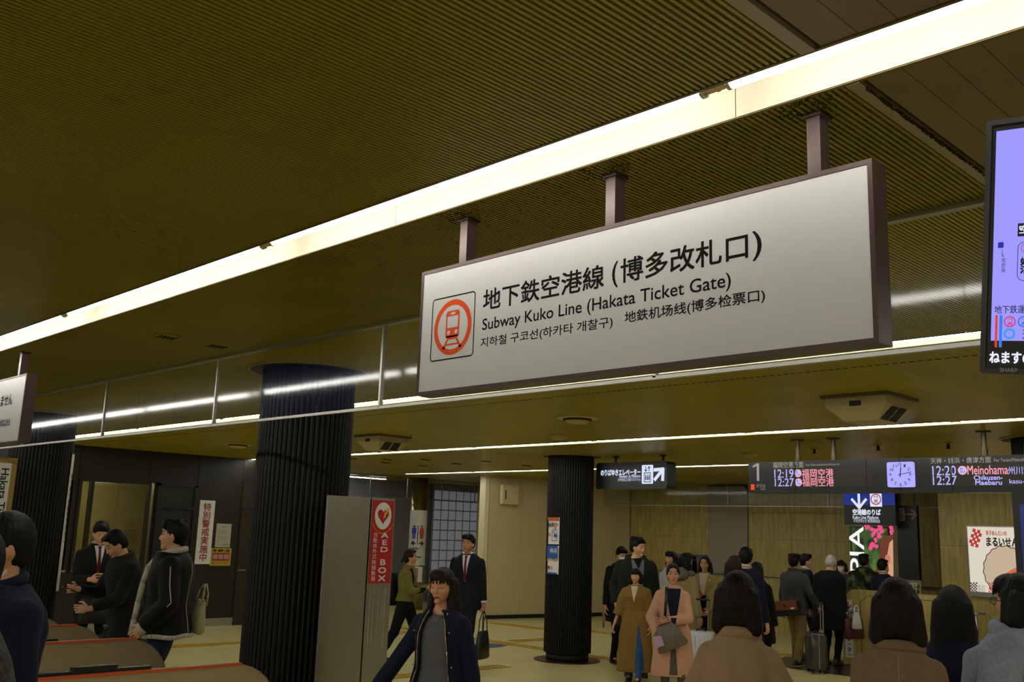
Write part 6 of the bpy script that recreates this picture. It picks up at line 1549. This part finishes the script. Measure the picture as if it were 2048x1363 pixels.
xy, z = P_(1588, 1108, 16.2); root, rig, b = person(xy, z, 150, 'man in dark grey jacket and khaki trousers with a rust messenger bag', 0, .011, feet=((-.10, .18, 0), (.10, -.16, 0)), hands={'R': (.30, .16, .92), 'Rd': (.1, .6, -.6)}); hair(rig, root, 'messy', 'black', .008, 16)
jk = garment(rig, root, 'jacket', C['dkgrey'], .78, .04, .02, seed=21, fold=.009); collar_ring(rig, root, C['dkgrey'], r=.078, z=1.455, t=.026); trousers(rig, root, C['khaki'], .011, grow=.01); shoes(rig, root, M_shoe, mat('sole_pale', (.35, .30, .12), .6))
mb_ = empty('messenger_bag', world(root, (.0, -.27, .98)), root.rotation_euler.z, 'rust and black messenger bag on the man in dark grey', 'bag'); mb_.rotation_euler.y = -.12
MB().box(-.20, .20, -.05, .05, -.22, 0).build('body', M_leather, mb_); MB().box(-.205, .205, -.062, -.052, -.13, .01).box(-.205, .205, -.06, .05, 0, .01).build('flap', M_orangebag, mb_); MB().box(.10, .16, -.067, -.062, -.17+.05, -.095).build('label_patch', M_whitep, mb_)
MB().tube((0, -.064, -.06), (0, -.062, -.06), .022, n=6).build('round_patch', M_blackm, mb_)
sx = along(1631, 1262, 15.5); suitcase(sx.x, sx.y, .75, .36, .25, .56, mat('case_graphite', (.09, .09, .085), .32, metal=.5), 'graphite grey suitcase with raised handle beside the khaki trousers', .42, M_alu)
xy, z = P_(1611, 1108, 17.0); root, rig, b = person(xy, z, 95, 'man in dark suit and white collar facing right behind the grey jacket', 1, .010); face_parts(rig, b, root); hair(rig, root, 'short', 'black', .009, 17); jk = garment(rig, root, 'suit_jacket', C['navy'], .74, .03, seed=23, voxel=.013); collar_ring(rig, root, C['shirt'], 'shirt_collar', r=.066, z=1.475, t=.014); trousers(rig, root, C['navy'], .014); shoes(rig, root)
xy, z = P_(1656, 1109, 16.5); root, rig, b = person(xy, z, 150, 'white haired man in long black coat seen from behind', 1, .012, pitch=14, lean=5, wide=1.18); hair(rig, root, 'crew', 'grey', .008, 18); garment(rig, root, 'coat', C['black'], .55, .05, .05, seed=24, fold=.01); trousers(rig, root, C['black'], .014); shoes(rig, root)
sx = world(root, (.34, .12, .86)); bag('handbag', sx, root.rotation_euler.z+1.2, .36, .12, .30, mat('bag_maroon', (.08, .015, .012), .55), 'maroon bag hanging beside the white haired man', strap=.12, taper=.9)
sx = world(root, (.43, .05, .95)); bag('carrier_bag', sx, root.rotation_euler.z+.9, .16, .07, .26, mat('plastic_white', (.55, .55, .52), .4), 'small white plastic carrier bag by the escalator block', strap=.10, taper=.5)
xy, z = P_(1683, 1120, 18.8); root, rig, b = person(xy, z, -18, 'masked woman with black hair facing forward near the flower poster', 0, .010, fem=True, pitch=8); face_parts(rig, b, root, mask=True); hair(rig, root, 'shortbob', 'dark', .009, 19); garment(rig, root, 'jacket', C['bluejk'], .7, .03, seed=25, voxel=.013); trousers(rig, root, C['black'], .014); shoes(rig, root)
xy, z = P_(1727, 1108, 18.0); root, rig, b = person(xy, z, 165, 'man in green camouflage jacket seen from behind', 0, .012, wide=1.18); hair(rig, root, 'messy', 'black', .008, 20); garment(rig, root, 'camouflage_jacket', camo, .7, .05, .02, seed=26, fold=.009, hood=True); trousers(rig, root, C['black'], .014); shoes(rig, root)
xy, z = P_(1765, 1118, 17.6); root, rig, b = person(xy, z, 145, 'man in navy suit with glasses below the flower poster', 1, .011); hair(rig, root, 'crop', 'black', .008, 21); garment(rig, root, 'suit_jacket', C['navy'], .74, .03, seed=27, voxel=.013); collar_ring(rig, root, C['shirt'], 'shirt_collar', r=.066, z=1.48, t=.013); trousers(rig, root, C['navy'], .014); shoes(rig, root)

# 25, 26, 27 near women on the right
xy, z = P_(1792, 1158, 4.6); root, rig, b = person(xy, z, 178, 'nearest woman from behind in collarless beige coat with wavy shoulder hair', 0, .012, fem=True, wide=.90, hands={'R': (.19, .05, .82), 'L': (-.19, .05, .82)})
hair(rig, root, 'nearback', 'dark', .006, 22); g = garment(rig, root, 'coat', C['beige2'], .45, .028, .03, seed=28, fold=.006, voxel=.009, armr=.98, freq=8); body_strap(rig, root, g, ((0, .50), (0, 1.40)), cloth('beige_seam', 0), 'back_seam', .0016, True); collar_ring(rig, root, C['beige2'], r=.085, z=1.42, t=.024); trousers(rig, root, C['black'], z1=.9); shoes(rig, root)
xy, z = P_(1905, 1173, 5.7); root, rig, b = person(xy, z, 172, 'woman from behind with long black hair and dark navy coat', 0, .012, fem=True, wide=1.02)
hair(rig, root, 'longback', 'black', .006, 23); garment(rig, root, 'coat', C['purple'], .5, .036, .03, seed=29, voxel=.010); trousers(rig, root, C['black'], z1=.9); shoes(rig, root)
xy, z = P_(2036, 1150, 5.0); root, rig, b = person(xy, z, -168, 'woman with glasses in light grey coat and blue grey scarf, right edge', 0, .010, fem=True, yaw=38, wide=1.06)
hair(rig, root, 'shortbob', 'black', .006, 24); g = garment(rig, root, 'coat', C['lgrey'], .5, .042, .03, seed=30, voxel=.010)
q = MB(); 
for k in range(3):
    R_ = .098+.020*k; zz = 1.475-.042*k; n_ = 20; pts = [Vector((R_*math.cos(2*PI*i/n_), -.01+R_*.85*math.sin(2*PI*i/n_), zz+.012*math.sin(2*PI*i/n_+k*2))) for i in range(n_+1)]
    for a, c_ in zip(pts[:-1], pts[1:]): q.cap(a, c_, .030, .030, 8)
q.loft([(-.13, -.11, .80, .07, .020, 3), (-.14, -.155, 1.0, .075, .024, 3), (-.14, -.160, 1.22, .085, .028, 3), (-.10, -.12, 1.40, .09, .04, 2.5)], 24); q.cap((-.05, -.11, 1.43), (-.19, -.05, 1.34), .06, .055); q.cap((.05, -.11, 1.43), (.17, -.06, 1.36), .055, .05); q.cap((-.19, -.05, 1.34), (-.21, -.02, 1.16), .055, .05)
sm_ = remesh(q, .008, 2, 'scarf'); folds(sm_, .007, 9, 26, .6); link('scarf', sm_, C['scarf'], root); trousers(rig, root, C['black'], z1=.9); shoes(rig, root)
q = MB(); 
for s_ in (-1, 1):
    pts = [rig.HT @ Vector((s_*.032+.023*math.cos(t), .092, .004+.018*math.sin(t))) for t in [2*PI*i/16 for i in range(17)]]; q.path(pts, .0016, 5); q.tube(rig.HT @ Vector((s_*.055, .090, .008)), rig.HT @ Vector((s_*.078, -.01, .006)), .0016, n=5)
q.build('glasses', M_black, root)
for o in list(bpy.data.meshes):
    if o.users == 0: bpy.data.meshes.remove(o)
